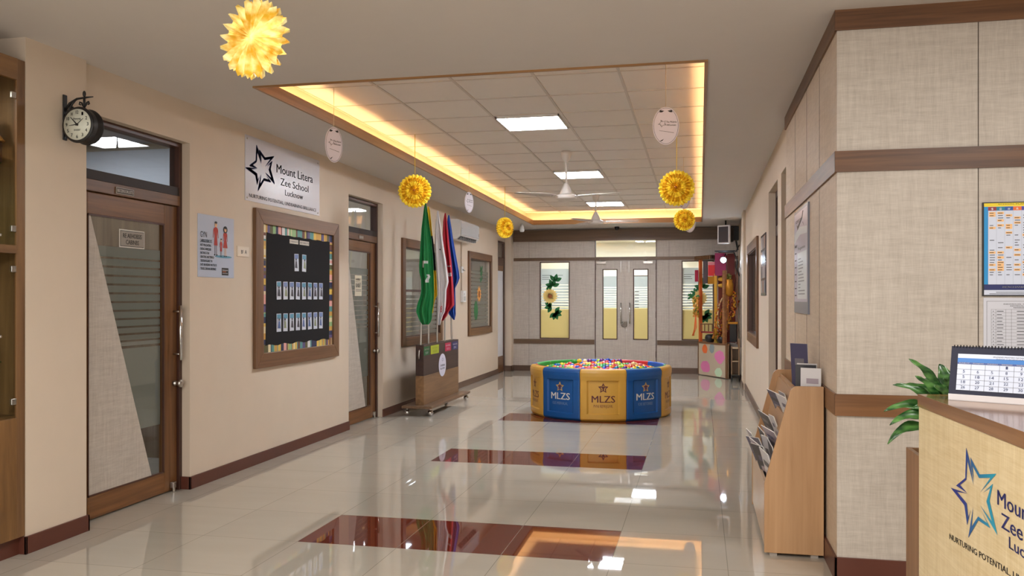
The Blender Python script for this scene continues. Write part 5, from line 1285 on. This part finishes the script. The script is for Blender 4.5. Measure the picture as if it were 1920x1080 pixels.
def small_poster(t, w, z0, z1):
    MB().box(0, w, -0.01, 0, z0, z1, pm('collage_dark', (74, 68, 78), 0.2)).build('poster_board', t)
    m = MB(); r = random.Random(9)
    for k in range(12):
        x = 0.04 + (k % 3) * w * 0.31; z = z0 + 0.03 + (k // 3) * (z1 - z0) * 0.24; m.rect(x, x + w * 0.27, z, z + (z1 - z0) * 0.2, -0.01, pm('collage%d' % (k % 5), [(130, 120, 120), (150, 110, 90), (90, 100, 120), (60, 54, 60), (170, 160, 160)][k % 5], 0.3), 0.001)
    m.build('photo_collage', t)
wallposter('photo_poster', 10.40, 0.72, 1.48, 2.17, 'small dark photo poster on the right wall beside the framed window', small_poster, XR + 0.02)

# ================================================================ posters on the pillar front
CY = pm('tt_cyan', (10, 140, 205), 0.35); TTN = pm('tt_navy', (24, 34, 96), 0.4); TTY = pm('tt_yellow', (232, 206, 30), 0.4); TTP = pm('tt_paper', (206, 214, 232), 0.35); TTO = pm('tt_orange', (240, 190, 130), 0.5); GRIDC = pm('tt_grid', (150, 158, 176), 0.5)
T = thing('timetable_poster', 'colourful timetable poster with a yellow top band on the pillar wall', 'poster', (1.372, 4.65, 0), 0)
w, z0, z1 = 0.70, 1.46, 1.925
m = MB().box(0, w, -0.01, 0, z0, z1, BLACK); m.build('poster_frame', T)
m = MB(); y = -0.01
m.rect(0.006, w - 0.006, z0 + 0.006, z0 + 0.03, y, TTP, 0.001); m.rect(0.006, w - 0.006, z0 + 0.03, z0 + 0.058, y, TTN, 0.001); m.rect(0.006, w - 0.006, z0 + 0.058, z1 - 0.022, y, CY, 0.001); m.rect(0.006, w - 0.006, z1 - 0.022, z1 - 0.005, y, TTY, 0.001)
m.rect(0.024, w - 0.024, z0 + 0.058, z1 - 0.022, y - 0.001, TTP, 0.0008)
m.text('SCHOOL PLANNER 2024', 0.07, z1 - 0.013, 0.005, y - 0.0012, INK, 0.20); 
hd = [(140, 40, 50), (0, 120, 150), (30, 80, 160), (230, 110, 40), (80, 70, 160), (20, 140, 110), (200, 60, 60)]
cw = 0.0375; r = random.Random(4)
for k in range(17):
    x = 0.024 + cw * k
    m.rect(x, x + cw, z1 - 0.042, z1 - 0.023, y - 0.0018, pm('tt_head%d' % (k % 7), hd[k % 7], 0.4), 0.0006)
    m.text('$@#&ME+'[k % 7], x + 0.013, z1 - 0.038, 0.01, y - 0.0026, PAPER, 0.011)
    m.rect(x - 0.0003, x + 0.0003, z0 + 0.058, z1 - 0.042, y - 0.0018, GRIDC, 0.0003)
    for j in range(26):
        zz_ = z1 - 0.056 - j * 0.0122
        if r.random() < 0.62:
            if r.random() < 0.25: m.rect(x + 0.004, x + cw - 0.004, zz_ - 0.004, zz_ + 0.0075, y - 0.0018, TTO, 0.0004)
            m.rect(x + 0.007, x + 0.02 + r.uniform(0, .012), zz_, zz_ + 0.003, y - 0.0024, INK, 0.0003)
m.text('MERCHANIA UIDER TIVAGE SCHOOL', 0.09, z0 + 0.041, 0.008, y - 0.0012, PAPER, 0.30, bold=0.03)
for k in range(2): m.rect(0.06 - 0.03 * k, 0.5, z0 + 0.018 - 0.008 * k, z0 + 0.0205 - 0.008 * k, y - 0.0012, INK, 0.0003)
m.build('timetable_print', T)
T = thing('notice_sheet', 'white printed list with a ruled table below the timetable poster', 'poster', (1.378, 4.65, 0), 0)
m = MB().box(0, 0.42, -0.003, 0, 0.98, 1.452, pm('sheet_white', (204, 206, 216), 0.3)); m.build('paper_sheet', T)
m = MB(); y = -0.0032
for a in ((0.014, 0.41, 1.434, 1.4352), (0.014, 0.0152, 1.0, 1.4352)): m.rect(*a, y, INK, 0.0003)
for k, (wd) in enumerate((0.24, 0.18, 0.15)): m.text('INDIVIDUAL CONDUCT SHEET LIST', 0.21, 1.418 - k * 0.009, 0.005, y, INK, wd, 'c', bold=0.02)
for k in range(22): m.rect(0.035, 0.40, 1.394 - 0.0165 * k, 1.3948 - 0.0165 * k, y, INK, 0.0003)
for x in (0.035, 0.055, 0.10, 0.125, 0.215, 0.30, 0.40): m.rect(x, x + 0.0008, 1.04, 1.3948, y, INK, 0.0003)
for k in range(20):
    for x, ww in ((0.042, 0.006), (0.06, 0.032), (0.15, 0.04), (0.24, 0.04)): m.rect(x, x + ww * r.uniform(.7, 1), 1.3835 - 0.0165 * k, 1.3865 - 0.0165 * k, y, INK, 0.0002)
m.build('table_print', T)

# ================================================================ BROCHURE RACK
RKZ = wood('rack_beech_z', (172, 132, 92), (192, 152, 112), 'z', 0.35, 26); RKY = wood('rack_beech_y', (172, 132, 92), (192, 152, 112), 'y', 0.35, 26)
RK = thing('brochure_rack', 'beech brochure rack with sloping sides standing against the laminate wall', 'brochure rack', (0.355, 5.0, 0), 0)
sidep = [(0, 0.018), (0.318, 0.018), (0.318, 0.957), (0.172, 0.957), (0.158, 0.952), (0.146, 0.94), (0.138, 0.922), (0, 0.405)]
for y0 in (0.0, 1.15):
    mm_ = RKZ
    MB().prism_xz(sidep, y0, y0 + 0.02, mm_).build('side_panel', RK, bevel=0.0015)
MB().box(0.30, 0.312, 0.02, 1.15, 0.05, 0.95, RKY).build('back_panel', RK)
MB().box(0.004, 0.02, 0.02, 1.15, 0.04, 0.40, pm('rack_front_reflection', (206, 178, 148), 0.3)).build('front_panel', RK)  # reflection on the lower front painted in as a paler, pinkish colour
MB().box(0.02, 0.30, 0.02, 1.15, 0.05, 0.066, RKY).build('bottom_board', RK)
for k, (x, z) in enumerate(((0.06, 0.46), (0.105, 0.655), (0.15, 0.80))):
    MB().prism_xz([(x, z), (x + 0.012, z), (x + 0.012 + 0.022, z + 0.11), (x + 0.022, z + 0.11)], 0.02, 1.15, RKY).build('pocket_front', RK)
    MB().prism_xz([(x + 0.01, z), (x + 0.12, z - 0.02), (x + 0.12, z - 0.005), (x + 0.01, z + 0.012)], 0.02, 1.15, RKY).build('shelf', RK)
MB().box(0.19, 0.30, 0.02, 1.15, 0.80, 0.815, RKY).build('shelf', RK)
MB().box(0.185, 0.195, 0.02, 1.15, 0.80, 0.93, RKY).build('pocket_front', RK)
for (x, y0) in ((0.03, 0.05), (0.25, 0.05), (0.03, 1.1), (0.25, 1.1)): MB().box(x, x + 0.04, y0 - 0.04, y0 + 0.03, 0.0, 0.018, pm('rack_foot', (160, 150, 140), 0.5)).build('foot', RK)
MB().lathe([(0.008, 0), (0.008, 0.004), (0.001, 0.006)], (0.16, 0.0205, 0.90), pm('screw_brass', (230, 190, 130), 0.3, 0.7), 10, 'y').build('screw_cap', RK)
MCOV = [pm('cover_grey', (120, 116, 124), 0.3), pm('cover_violet', (78, 76, 104), 0.3), pm('cover_white', (212, 210, 214), 0.3), pm('cover_black', (38, 36, 44), 0.3), pm('cover_mauve', (160, 148, 160), 0.3)]
def mag(x, y, z, lean, yaw, w_, h_, c, lab, roll=0.0, seed=0, curl=0.0):
    """booklet: spine box, local y is width, z height, thin in x; leans toward -x"""
    r = random.Random(seed); m = MB(); NXs = 8; vs = []; fs = []
    tk = 0.006
    for side in (0, 1):
        for i in range(NXs + 1):
            zz_ = h_ * i / NXs; dx = -curl * (i / NXs) ** 2
            for yy in (-w_ / 2, w_ / 2): vs.append((dx + side * tk, yy, zz_))
    n = (NXs + 1) * 2
    m.add(vs, [(2 * i, 2 * i + 2, 2 * i + 3, 2 * i + 1) for i in range(NXs)] + [(n + 2 * i, n + 2 * i + 1, n + 2 * i + 3, n + 2 * i + 2) for i in range(NXs)], c)
    m.add(vs, [(2 * i, n + 2 * i, n + 2 * i + 2, 2 * i + 2) for i in range(NXs)] + [(2 * i + 1, 2 * i + 3, n + 2 * i + 3, n + 2 * i + 1) for i in range(NXs)] + [(0, 1, n + 1, n), (n - 2, 2 * n - 2, 2 * n - 1, n - 1)], pm('page_edge', (226, 224, 218), 0.6))
    # cover pictures
    for k in range(3):
        i0 = 1 + 2 * k; y0 = r.uniform(-.42, -.1) * w_; y1 = r.uniform(.1, .42) * w_; cc = r.choice([q for q in MCOV if q is not c])
        z0_, z1_ = h_ * i0 / NXs, h_ * (i0 + 1) / NXs; f0 = -curl * (i0 / NXs) ** 2; f1 = -curl * ((i0 + 1) / NXs) ** 2
        m.add([(f0 - 0.001, y0, z0_), (f0 - 0.001, y1, z0_), (f1 - 0.001, y1, z1_), (f1 - 0.001, y0, z1_)], [(0, 3, 2, 1)], cc)
        m.add([(f0 + tk + 0.001, y0, z0_), (f0 + tk + 0.001, y1, z0_), (f1 + tk + 0.001, y1, z1_), (f1 + tk + 0.001, y0, z1_)], [(0, 1, 2, 3)], cc)
    o = m.build('brochure', None, loc=(x, y, z), rot=(roll, -lean, yaw)); o.rotation_mode = 'ZYX' if False else 'XYZ'
    return tag(o, lab, 'brochure', 'brochures in the beech rack')
ml = {'low': [], 'mid': [], 'up': []}
for k, (y, lean, yaw, roll, h_, c, lab) in enumerate((
    (5.20, 0.20, 0.15, 0.05, 0.27, 2, 'pale brochure nearest the viewer in the lowest rack pocket'),
    (5.36, 0.28, 0.3, -0.06, 0.28, 3, 'dark brochure second from the viewer in the lowest rack pocket'),
    (5.50, 0.33, 0.2, 0.08, 0.29, 4, 'mauve brochure in the middle of the lowest rack pocket'),
    (5.66, 0.30, 0.35, -0.1, 0.28, 1, 'violet brochure behind the mauve one in the lowest rack pocket'),
    (5.82, 0.34, 0.1, 0.0, 0.30, 0, 'grey brochure farthest back in the lowest rack pocket'),
    (5.28, 0.10, 0.05, 0.1, 0.30, 3, 'dark upright brochure just behind the nearest pale one in the lowest rack pocket'),
    (5.43, 0.14, 0.12, -0.08, 0.31, 2, 'white upright brochure between the two leaning dark ones in the lowest rack pocket'),
    (5.74, 0.16, 0.1, 0.06, 0.31, 3, 'black upright brochure toward the far end of the lowest rack pocket'))):
    mag(0.425 + (0.02 if lean < 0.18 else 0), y, 0.30, lean, yaw, 0.21, h_, MCOV[c], lab, roll, k, 0.015)
for k, (x, y, z, lean, yaw, roll, c, lab) in enumerate((
    (0.475, 5.32, 0.50, 0.45, 0.3, 0.1, 4, 'mauve brochure flopping forward from the second rack pocket'),
    (0.490, 5.52, 0.53, 0.25, 0.1, -0.05, 2, 'white brochure standing upright in the second rack pocket'),
    (0.470, 5.75, 0.53, 0.38, 0.25, 0.12, 3, 'black brochure at the far end of the second rack pocket'),
    (0.53, 5.28, 0.69, 0.32, 0.2, 0.05, 2, 'white brochure nearest the viewer in the third rack pocket'),
    (0.535, 5.46, 0.68, 0.20, 0.1, 0.0, 0, 'grey brochure standing in the third rack pocket'),
    (0.525, 5.66, 0.68, 0.40, 0.3, 0.1, 1, 'violet brochure leaning out at the far end of the third rack pocket'))):
    mag(x, y, z, lean, yaw, 0.18, 0.20, MCOV[c], lab, roll, 20 + k, 0.01)
for k, (x, y, lean, yaw, h_, c, lab) in enumerate((
    (0.615, 5.10, -0.02, 1.15, 0.235, 2, 'white brochure standing in front on top of the rack'),
    (0.60, 5.18, 0.06, 1.3, 0.25, 3, 'black and white brochure second in the row on top of the rack'),
    (0.615, 5.26, 0.02, 1.2, 0.25, 2, 'white brochure third in the row on top of the rack'),
    (0.60, 5.42, 0.08, 0.9, 0.36, 1, 'tall dark violet folder standing at the back on top of the rack'))):
    mag(x, y, 0.817, lean, yaw, 0.115, h_, MCOV[c], lab, 0, 40 + k)

# ================================================================ RECEPTION COUNTER
cu = Vector((0.05, -0.885)).normalized(); cang = atan2(cu.y, cu.x)
RC = thing('reception_counter', 'pale linen fronted reception counter with a wood edged top at the lower right', 'reception counter', (0.781, 3.361, 0), cang)
CW = linen('counter_linen', (200, 178, 134), (220, 202, 164), 0.45, 0.8)
Lc, Dc = 2.1, 0.55
MB().box(0, Lc, 0, Dc, 0.0, 1.055, CW).build('counter_body', RC, bevel=0.001)
MB().box(-0.002, Lc + 0.01, -0.004, Dc + 0.01, 1.055, 1.1, wood('counter_edge', (116, 80, 50), (150, 110, 74), 'x', 0.12)).build('counter_top', RC, bevel=0.0015)
m = MB(); star(m, 0.527, 0.849, 0.276, -0.0006, grad_ink('star_ink', (30, 46, 130), (20, 160, 180), 2, 0.72, 0.98)); emb = m.build('emblem', RC)
# colour of the emblem runs from indigo at the left to turquoise at the right
emb.data.materials[0] = grad_ink('star_ink_x', (28, 44, 128), (24, 160, 184), 0, 0.46, 0.74)
NI = pm('indigo_ink', (44, 48, 112), 0.5)
m = MB(); m.text('Mount Litera', 0.715, 0.868, 0.043, -0.0006, NI, 0.46, bold=0.002); m.text('Zee School', 0.742, 0.810, 0.043, -0.0006, NI, 0.40, bold=0.002); m.text('Lucknow', 0.794, 0.768, 0.032, -0.0006, NI, 0.26, bold=0.002)
m.text('NURTURING POTENTIAL, UNLEASHING BRILLIANCE', 0.326, 0.662, 0.0185, -0.0006, INK, 0.98, bold=0.006)
for i in range(len(m.v)):     # the tagline climbs slightly along the panel
    x, y, z = m.v[i]
    if z < 0.70: m.v[i] = (x, y, z + (x - 0.326) * 0.066)
m.build('lettering', RC)
# calendar
CA = thing('desk_calendar', 'white and navy desk calendar with a wire binding standing on the counter', 'calendar', (0.835, 3.19, 1.1), atan2(-0.107, 0.195) )
cwid = 0.335; hh = 0.183
tilt = 0.055
BLK = pm('calendar_navy', (20, 24, 50), 0.65)
def tilted(m):
    m.v = [(x, y + z * tilt / hh * 0.9, z) for x, y, z in m.v]; return m
m = MB().box(0, cwid, 0, 0.002, 0.0, 0.022, PAPER).box(0, cwid, 0, 0.14, 0, 0.002, PAPER); m.build('cardboard_base', CA)
tilted(MB().box(0.0, cwid, -0.003, 0.0, 0.018, hh, BLK)).build('cover_card', CA)
bk = MB().box(0, cwid, 0, 0.002, 0, hh, BLK); bk.v = [(x, y + 0.14 - z * (0.14 - tilt * 0.9) / hh, z) for x, y, z in bk.v]; bk.build('rear_card', CA)
m = MB(); px0, px1, pz0, pz1 = 0.022, cwid - 0.012, 0.036, 0.158; y = -0.003
m.rect(px0, px1, pz0, pz1, y, pm('calendar_page', (200, 210, 230), 0.4), 0.0006)
m.rect(px0, px1, pz1 - 0.028, pz1 - 0.014, y - 0.0007, pm('cal_band', (20, 110, 190), 0.4), 0.0003); m.rect(px0, px1, pz1 - 0.034, pz1 - 0.028, y - 0.0007, pm('cal_band2', (40, 70, 140), 0.4), 0.0003)
m.text('SPLENDID PRINTERS MATHURA', 0.13, pz1 - 0.009, 0.004, y - 0.0007, INK, 0.10); m.text('INDIA CALENDAR', 0.14, pz1 - 0.015, 0.003, y - 0.0012, INK, 0.08)
days = ['SUNDAY', 'MONDAY', 'TUESDAY', 'WEDNESDAY', 'THURSDAY', 'FRIDAY', 'SATURDAY']
nums = [['', '', '', '1', '2', '3', '4'], ['5', '6', '5', '8', '9', '10', '11'], ['5', '18', '14', '15', '12', '17', '18'], ['18', '20', '21', '22', '23', '24', '25'], ['26', '27', '28', '29', '30', '', '']]
cwc = (px1 - px0) / 7; ch = (pz1 - 0.034 - pz0) / 5
for i in range(8): m.rect(px0 + i * cwc - 0.0004, px0 + i * cwc + 0.0004, pz0, pz1 - 0.034, y - 0.0007, INK, 0.0002)
for j in range(6): m.rect(px0, px1, pz0 + j * ch - 0.0004, pz0 + j * ch + 0.0004, y - 0.0007, INK, 0.0002)
for i in range(7):
    m.text(days[i], px0 + (i + .5) * cwc, pz1 - 0.0325, 0.0033, y - 0.0012, PAPER, cwc * 0.75, 'c', bold=0.03)
    for j in range(5):
        if nums[j][i]: m.text(nums[j][i], px0 + (i + .5) * cwc, pz1 - 0.034 - (j + .65) * ch, 0.0095, y - 0.0012, NAVY, 0.006 if len(nums[j][i]) == 1 else 0.013, 'c')
tilted(m).build('calendar_page', CA)
m = MB(); 
for k in range(34):
    x = 0.008 + k * 0.0097; m.tube([(x, tilt * 0.9 - 0.006, hh - 0.004), (x, tilt * 0.9 - 0.004, hh + 0.004), (x, tilt * 0.9 + 0.004, hh + 0.004), (x, tilt * 0.9 + 0.006, hh - 0.004)], 0.0012, BLACK, 5)
m.build('wire_binding', CA)

# planter and plant
PW = wood('planter_wood', (112, 78, 52), (146, 108, 76), 'z')
PL = thing('planter_box', 'tall square wooden planter box behind the reception counter', 'planter', (0.812, 3.40, 0), 0)
MB().box(0, 0.30, 0.0, 0.018, 0, 0.85, PW).box(0, 0.30, 0.282, 0.30, 0, 0.85, PW).box(0, 0.018, 0.018, 0.282, 0, 0.85, PW).box(0.282, 0.30, 0.018, 0.282, 0, 0.85, PW).build('planter_body', PL, bevel=0.0015)
MB().box(0.018, 0.282, 0.018, 0.282, 0.6, 0.83, pm('potting_soil', (52, 38, 30), 0.95, var=0.3)).build('soil', PL)
PT = thing('leafy_plant', 'green arching leafy plant growing in the wooden planter by the counter', 'plant', (0.93, 3.52, 0.83), 0)
def leafmat():
    m, nt, b = newmat('plant_leaf')
    tc = nt.nodes.new('ShaderNodeTexCoord'); mp = nt.nodes.new('ShaderNodeMapping'); mp.inputs['Scale'].default_value = (14, 14, 40)
    n = nt.nodes.new('ShaderNodeTexNoise'); n.inputs['Scale'].default_value = 1.0; nt.links.new(tc.outputs['Object'], mp.inputs['Vector']); nt.links.new(mp.outputs['Vector'], n.inputs['Vector'])
    r = nt.nodes.new('ShaderNodeValToRGB'); r.color_ramp.elements[0].position = 0.40; r.color_ramp.elements[0].color = lin((24, 66, 26)); r.color_ramp.elements[1].position = 0.68; r.color_ramp.elements[1].color = lin((92, 140, 70))
    nt.links.new(n.outputs['Fac'], r.inputs['Fac']); nt.links.new(r.outputs['Color'], b.inputs['Base Color']); b.inputs['Roughness'].default_value = 0.3; return m
LEAFM = leafmat()
def leaf(p0, p1, p2, w_, side=None):
    """bezier midrib p0 -> p1 (control) -> p2, blade w_ wide, folded along the midrib"""
    p0, p1, p2 = Vector(p0), Vector(p1), Vector(p2); N = 16; vs = []; fs = []
    for i in range(N + 1):
        t_ = i / N; p = (1 - t_) ** 2 * p0 + 2 * t_ * (1 - t_) * p1 + t_ * t_ * p2
        d = (2 * (1 - t_) * (p1 - p0) + 2 * t_ * (p2 - p1)).normalized()
        s_ = d.cross(Vector((0, -0.75, 0.66))).normalized() if side is None else (Vector(side) - d * Vector(side).dot(d)).normalized()
        nrm = s_.cross(d).normalized()
        if nrm.z < 0: nrm = -nrm
        ww = w_ * (0.06 + 0.94 * sin(pi * min(1, max(0, (t_ - 0.12) / 0.88)) ** 0.8) if t_ > 0.12 else 0.07)
        ww = max(ww, 0.0015); wav = 0.004 * sin(t_ * 19)
        vs += [p - s_ * ww + nrm * (ww * 0.35 + wav), p - s_ * ww * 0.5 + nrm * ww * 0.12, p, p + s_ * ww * 0.5 + nrm * ww * 0.12, p + s_ * ww + nrm * (ww * 0.35 - wav)]
    for i in range(N):
        for j in range(4): fs.append((i * 5 + j, (i + 1) * 5 + j, (i + 1) * 5 + j + 1, i * 5 + j + 1))
    MB().add([tuple(v - Vector((0.93, 3.52, 0.83))) for v in vs], fs, LEAFM, True).build('leaf', PT, solid=0.0008)
LV = [((0.93, 3.52, 1.03), (0.86, 3.50, 1.17), (0.775, 3.49, 1.219), 0.020), ((0.92, 3.50, 1.00), (0.86, 3.47, 1.12), (0.788, 3.45, 1.158), 0.020),
      ((0.92, 3.52, 0.98), (0.84, 3.50, 1.12), (0.721, 3.50, 1.118), 0.020), ((0.92, 3.52, 0.96), (0.82, 3.50, 1.09), (0.685, 3.48, 1.018), 0.022),
      ((0.92, 3.50, 0.94), (0.80, 3.48, 1.06), (0.702, 3.46, 0.969), 0.022), ((0.91, 3.50, 0.90), (0.78, 3.48, 1.03), (0.695, 3.46, 0.897), 0.022),
      ((0.93, 3.53, 1.02), (0.93, 3.55, 1.14), (0.905, 3.58, 1.195), 0.034), ((0.94, 3.52, 1.00), (0.95, 3.50, 1.13), (0.945, 3.48, 1.19), 0.036),
      ((0.93, 3.50, 1.02), (0.90, 3.46, 1.10), (0.845, 3.42, 1.125), 0.026), ((0.94, 3.54, 0.99), (1.02, 3.55, 1.16), (1.10, 3.56, 1.18), 0.026),
      ((0.94, 3.50, 0.97), (1.03, 3.47, 1.10), (1.12, 3.46, 1.09), 0.024), ((0.93, 3.56, 0.98), (0.92, 3.68, 1.12), (0.90, 3.78, 1.12), 0.024),
      ((0.93, 3.54, 0.99), (0.87, 3.62, 1.12), (0.80, 3.68, 1.10), 0.022), ((0.93, 3.49, 0.95), (0.85, 3.44, 1.07), (0.77, 3.41, 1.04), 0.022),
      ((0.94, 3.52, 1.04), (0.93, 3.50, 1.10), (0.89, 3.47, 1.15), 0.030)]
for l in LV: leaf(*l)
m = MB()
for (x, y) in ((0, 0), (-0.02, -0.015), (0.012, 0.02), (0.01, -0.02)): m.tube([(x, y, 0), (x * 0.6, y * 0.6, 0.1), (x * 0.3, y * 0.3, 0.20)], 0.006, pm('plant_stem', (70, 104, 50), 0.5), 6)
m.build('stem', PT)

# ================================================================ STATION CLOCK
CK = thing('wall_clock', 'black double sided station clock on a scrolled bracket on the left wall pilaster', 'clock', (-3.73, 4.43, 2.478), 0)
m = MB().box(0, 0.010, -0.016, 0.016, -0.08, 0.193, BLACK); m.build('bracket_plate', CK, bevel=0.004)
m = MB(); m.tube([(0.008, 0, 0.10), (0.04, 0, 0.14), (0.09, 0, 0.165), (0.15, 0, 0.17), (0.20, 0, 0.172)], [0.008, 0.008, 0.007, 0.006, 0.003], BLACK, 8)
m.tube([(0.008, 0, 0.06), (0.03, 0, 0.09), (0.055, 0, 0.135), (0.075, 0, 0.155)], 0.006, BLACK, 8); m.tube([(0.008, 0, -0.04), (0.025, 0, 0.0), (0.035, 0, 0.06), (0.06, 0, 0.12)], 0.007, BLACK, 8)
m.tube([(0.020 + 0.014 * cos(a * pi / 6), 0, 0.075 + 0.022 * sin(a * pi / 6)) for a in range(13)], 0.004, BLACK, 6)
for s_ in (-1, 1): m.tube([(0.139, 0, 0.112), (0.139 + s_ * 0.012, 0, 0.125), (0.139 + s_ * 0.018, 0, 0.14), (0.139 + s_ * 0.03, 0, 0.145), (0.139 + s_ * 0.034, 0, 0.132), (0.139 + s_ * 0.025, 0, 0.128)], 0.005, BLACK, 6)
m.tube([(0.139, 0, 0.105), (0.139, 0, 0.17)], 0.007, BLACK, 8); m.sphere((0.139, 0, 0.192), 0.012, BLACK, 10, 8, (0.8, 0.8, 1.6))
m.build('scroll_bracket', CK)
cxk = 0.132; Rk = 0.105
m = MB().lathe([(Rk - 0.012, -0.05), (Rk, -0.048), (Rk + 0.003, -0.04), (Rk - 0.004, -0.03), (Rk - 0.002, -0.004), (Rk - 0.005, 0), (Rk - 0.002, 0.004), (Rk - 0.004, 0.03), (Rk + 0.003, 0.04), (Rk, 0.048), (Rk - 0.012, 0.05)], (cxk, 0, 0), BLACK, 40, 'y')
m.build('case', CK)
DIAL = pm('dial_ivory', (208, 210, 196), 0.35)
for s_ in (1, -1):
    m = MB().lathe([(Rk - 0.013, -0.0505), (Rk - 0.013, -0.052), (0.001, -0.0521)], (0, 0, 0), DIAL, 40, 'y')
    y = -0.0525
    for k, tx in enumerate(('12', 'I', '2', '3', '4', '3', '6', '7', '5', '9', '10', 'H')):
        a = pi / 2 - 2 * pi * k / 12; m.text(tx, 0.072 * cos(a), 0.072 * sin(a) - 0.0095, 0.020, y, INK, 0.017 if len(tx) == 2 else 0.011, 'c', bold=0.01)
    m.text('Honoog', 0, 0.028, 0.013, y, INK, 0.05, 'c', bold=0.01); m.text('THE TIMES', 0, 0.018, 0.004, y, INK, 0.03, 'c'); m.text('2010207', 0, -0.038, 0.010, y, INK, 0.045, 'c', bold=0.01)
    if s_ < 0: m.v = [(-x, -y_, z) for x, y_, z in m.v]
    m.v = [(x + cxk, y_, z) for x, y_, z in m.v]
    dl = m.build('dial', CK)
    m = MB()
    def hand(a, L, w_, yy):
        c_, s2 = cos(a), sin(a); m.flat([(-s2 * w_ - c_ * 0.01, c_ * w_ - s2 * 0.01), (s2 * w_ - c_ * 0.01, -c_ * w_ - s2 * 0.01), (c_ * L + s2 * w_ * 0.3, s2 * L - c_ * w_ * 0.3), (c_ * L - s2 * w_ * 0.3, s2 * L + c_ * w_ * 0.3)], yy, BLACK, 0.0008)
    hand(radians(135), 0.062, 0.005, -0.054); hand(radians(38), 0.055, 0.003, -0.055); hand(radians(187), 0.052, 0.0035, -0.056); m.disc(0, 0, 0.007, -0.0565, BLACK, 14)
    if s_ < 0: m.v = [(-x, -y_, z) for x, y_, z in m.v]
    m.v = [(x + cxk, y_, z) for x, y_, z in m.v]
    m.build('clock_hands', CK)

# ================================================================ DISPLAY CABINET at the left edge
DC = thing('display_cabinet', 'tall wooden display cabinet with glass doors at the left edge', 'cabinet', (-3.745, 4.127, 0), L90)
# local x runs toward +Y (0 = far end, negative = toward viewer), front is -y
CWZ = wood('cabinet_wood_z', (96, 66, 38), (140, 104, 66), 'z', 0.4, 18); CWX = wood('cabinet_wood_x', (96, 66, 38), (140, 104, 66), 'x', 0.4, 18)
PNL = wood('cabinet_panel', (96, 66, 34), (150, 110, 64), 'z', 0.4, 10)
X0 = -1.7; zb, zt = 0.105, 2.79
m = MB().box(X0, 0, 0.35, 0.37, zb, zt, wood('cabinet_back', (116, 96, 64), (168, 146, 108), 'z', 0.5, 12)).box(-0.02, 0, 0.0, 0.35, zb, zt, CWZ).box(X0, X0 + 0.02, 0, 0.35, zb, zt, CWZ).box(X0 + 0.02, -0.02, 0.02, 0.35, zb, zb + 0.02, CWX).box(X0 + 0.02, -0.02, 0.02, 0.35, zt - 0.02, zt, CWX)
m.box(X0 + 0.02, -0.02, 0.02, 0.35, 0.77, 0.79, CWX).box(X0 + 0.02, -0.02, 0.02, 0.35, 1.71, 1.735, CWX)
m.build('carcass', DC)
m = MB().box(-0.06, 0, -0.014, 0.0, zb, zt, CWZ).box(X0, -0.06, -0.02, 0.0, 2.67, zt, CWX).box(X0, -0.06, -0.014, 0, 1.70, 1.745, CWX)
m.build('face_frame', DC, bevel=0.002)
MB().box(X0, -0.06, -0.014, 0.0, zb, 0.78, PNL).build('lower_door', DC, bevel=0.002)
for z0, z1 in ((0.785, 1.695), (1.75, 2.665)):
    g = MB().box(-0.95, -0.075, -0.008, -0.002, z0, z1, glassm('cabinet_glass', (244, 248, 246), 0.01)).build('glass_door', DC)
    for z in (z0 + 0.07, z1 - 0.10): MB().box(-0.095, -0.062, -0.014, 0.0, z, z + 0.035, STEEL).build('glass_hinge', g, bevel=0.003)
    MB().sphere((-0.18, -0.016, z0 + (z1 - z0) * (0.5 if z0 < 1 else 0.05)), 0.010, CHROME, 10, 6).build('knob', g)
for z in (1.09, 2.20):
    MB().box(X0 + 0.03, -0.09, 0.06, 0.33, z, z + 0.008, glassm('shelf_glass', (190, 225, 215), 0.12)).build('glass_shelf', DC)
    MB().lathe([(0.008, 0), (0.008, 0.018), (0.001, 0.02)], (-0.15, 0.07, z - 0.018), CHROME, 10).build('shelf_pin', DC)
MB().box(X0, 0, 0.02, 0.3, 0, zb, BASEM).build('plinth', DC)
area('cabinet_downlight', (-3.93, 3.4, 2.64), 0.12, 0.8, 3.0, (1.0, 0.95, 0.85))
CGL = glassm('cabinet_glass', (244, 248, 246), 0.01)
BE = thing('trophy', 'gold bell shaped trophy on the upper glass shelf of the display cabinet', 'trophy', (-3.87, 4.005, 2.2085), 0)
MB().lathe([(0.090, 0.12), (0.082, 0.128), (0.064, 0.155), (0.05, 0.19), (0.044, 0.24), (0.03, 0.265), (0.002, 0.27)], (0, 0, 0), pm('trophy_gold', (226, 160, 84), 0.35, 0.15), 24).build('bell', BE)
MB().box(-0.055, 0.055, -0.05, 0.05, 0, 0.12, DARKW).build('trophy_base', BE, bevel=0.004)
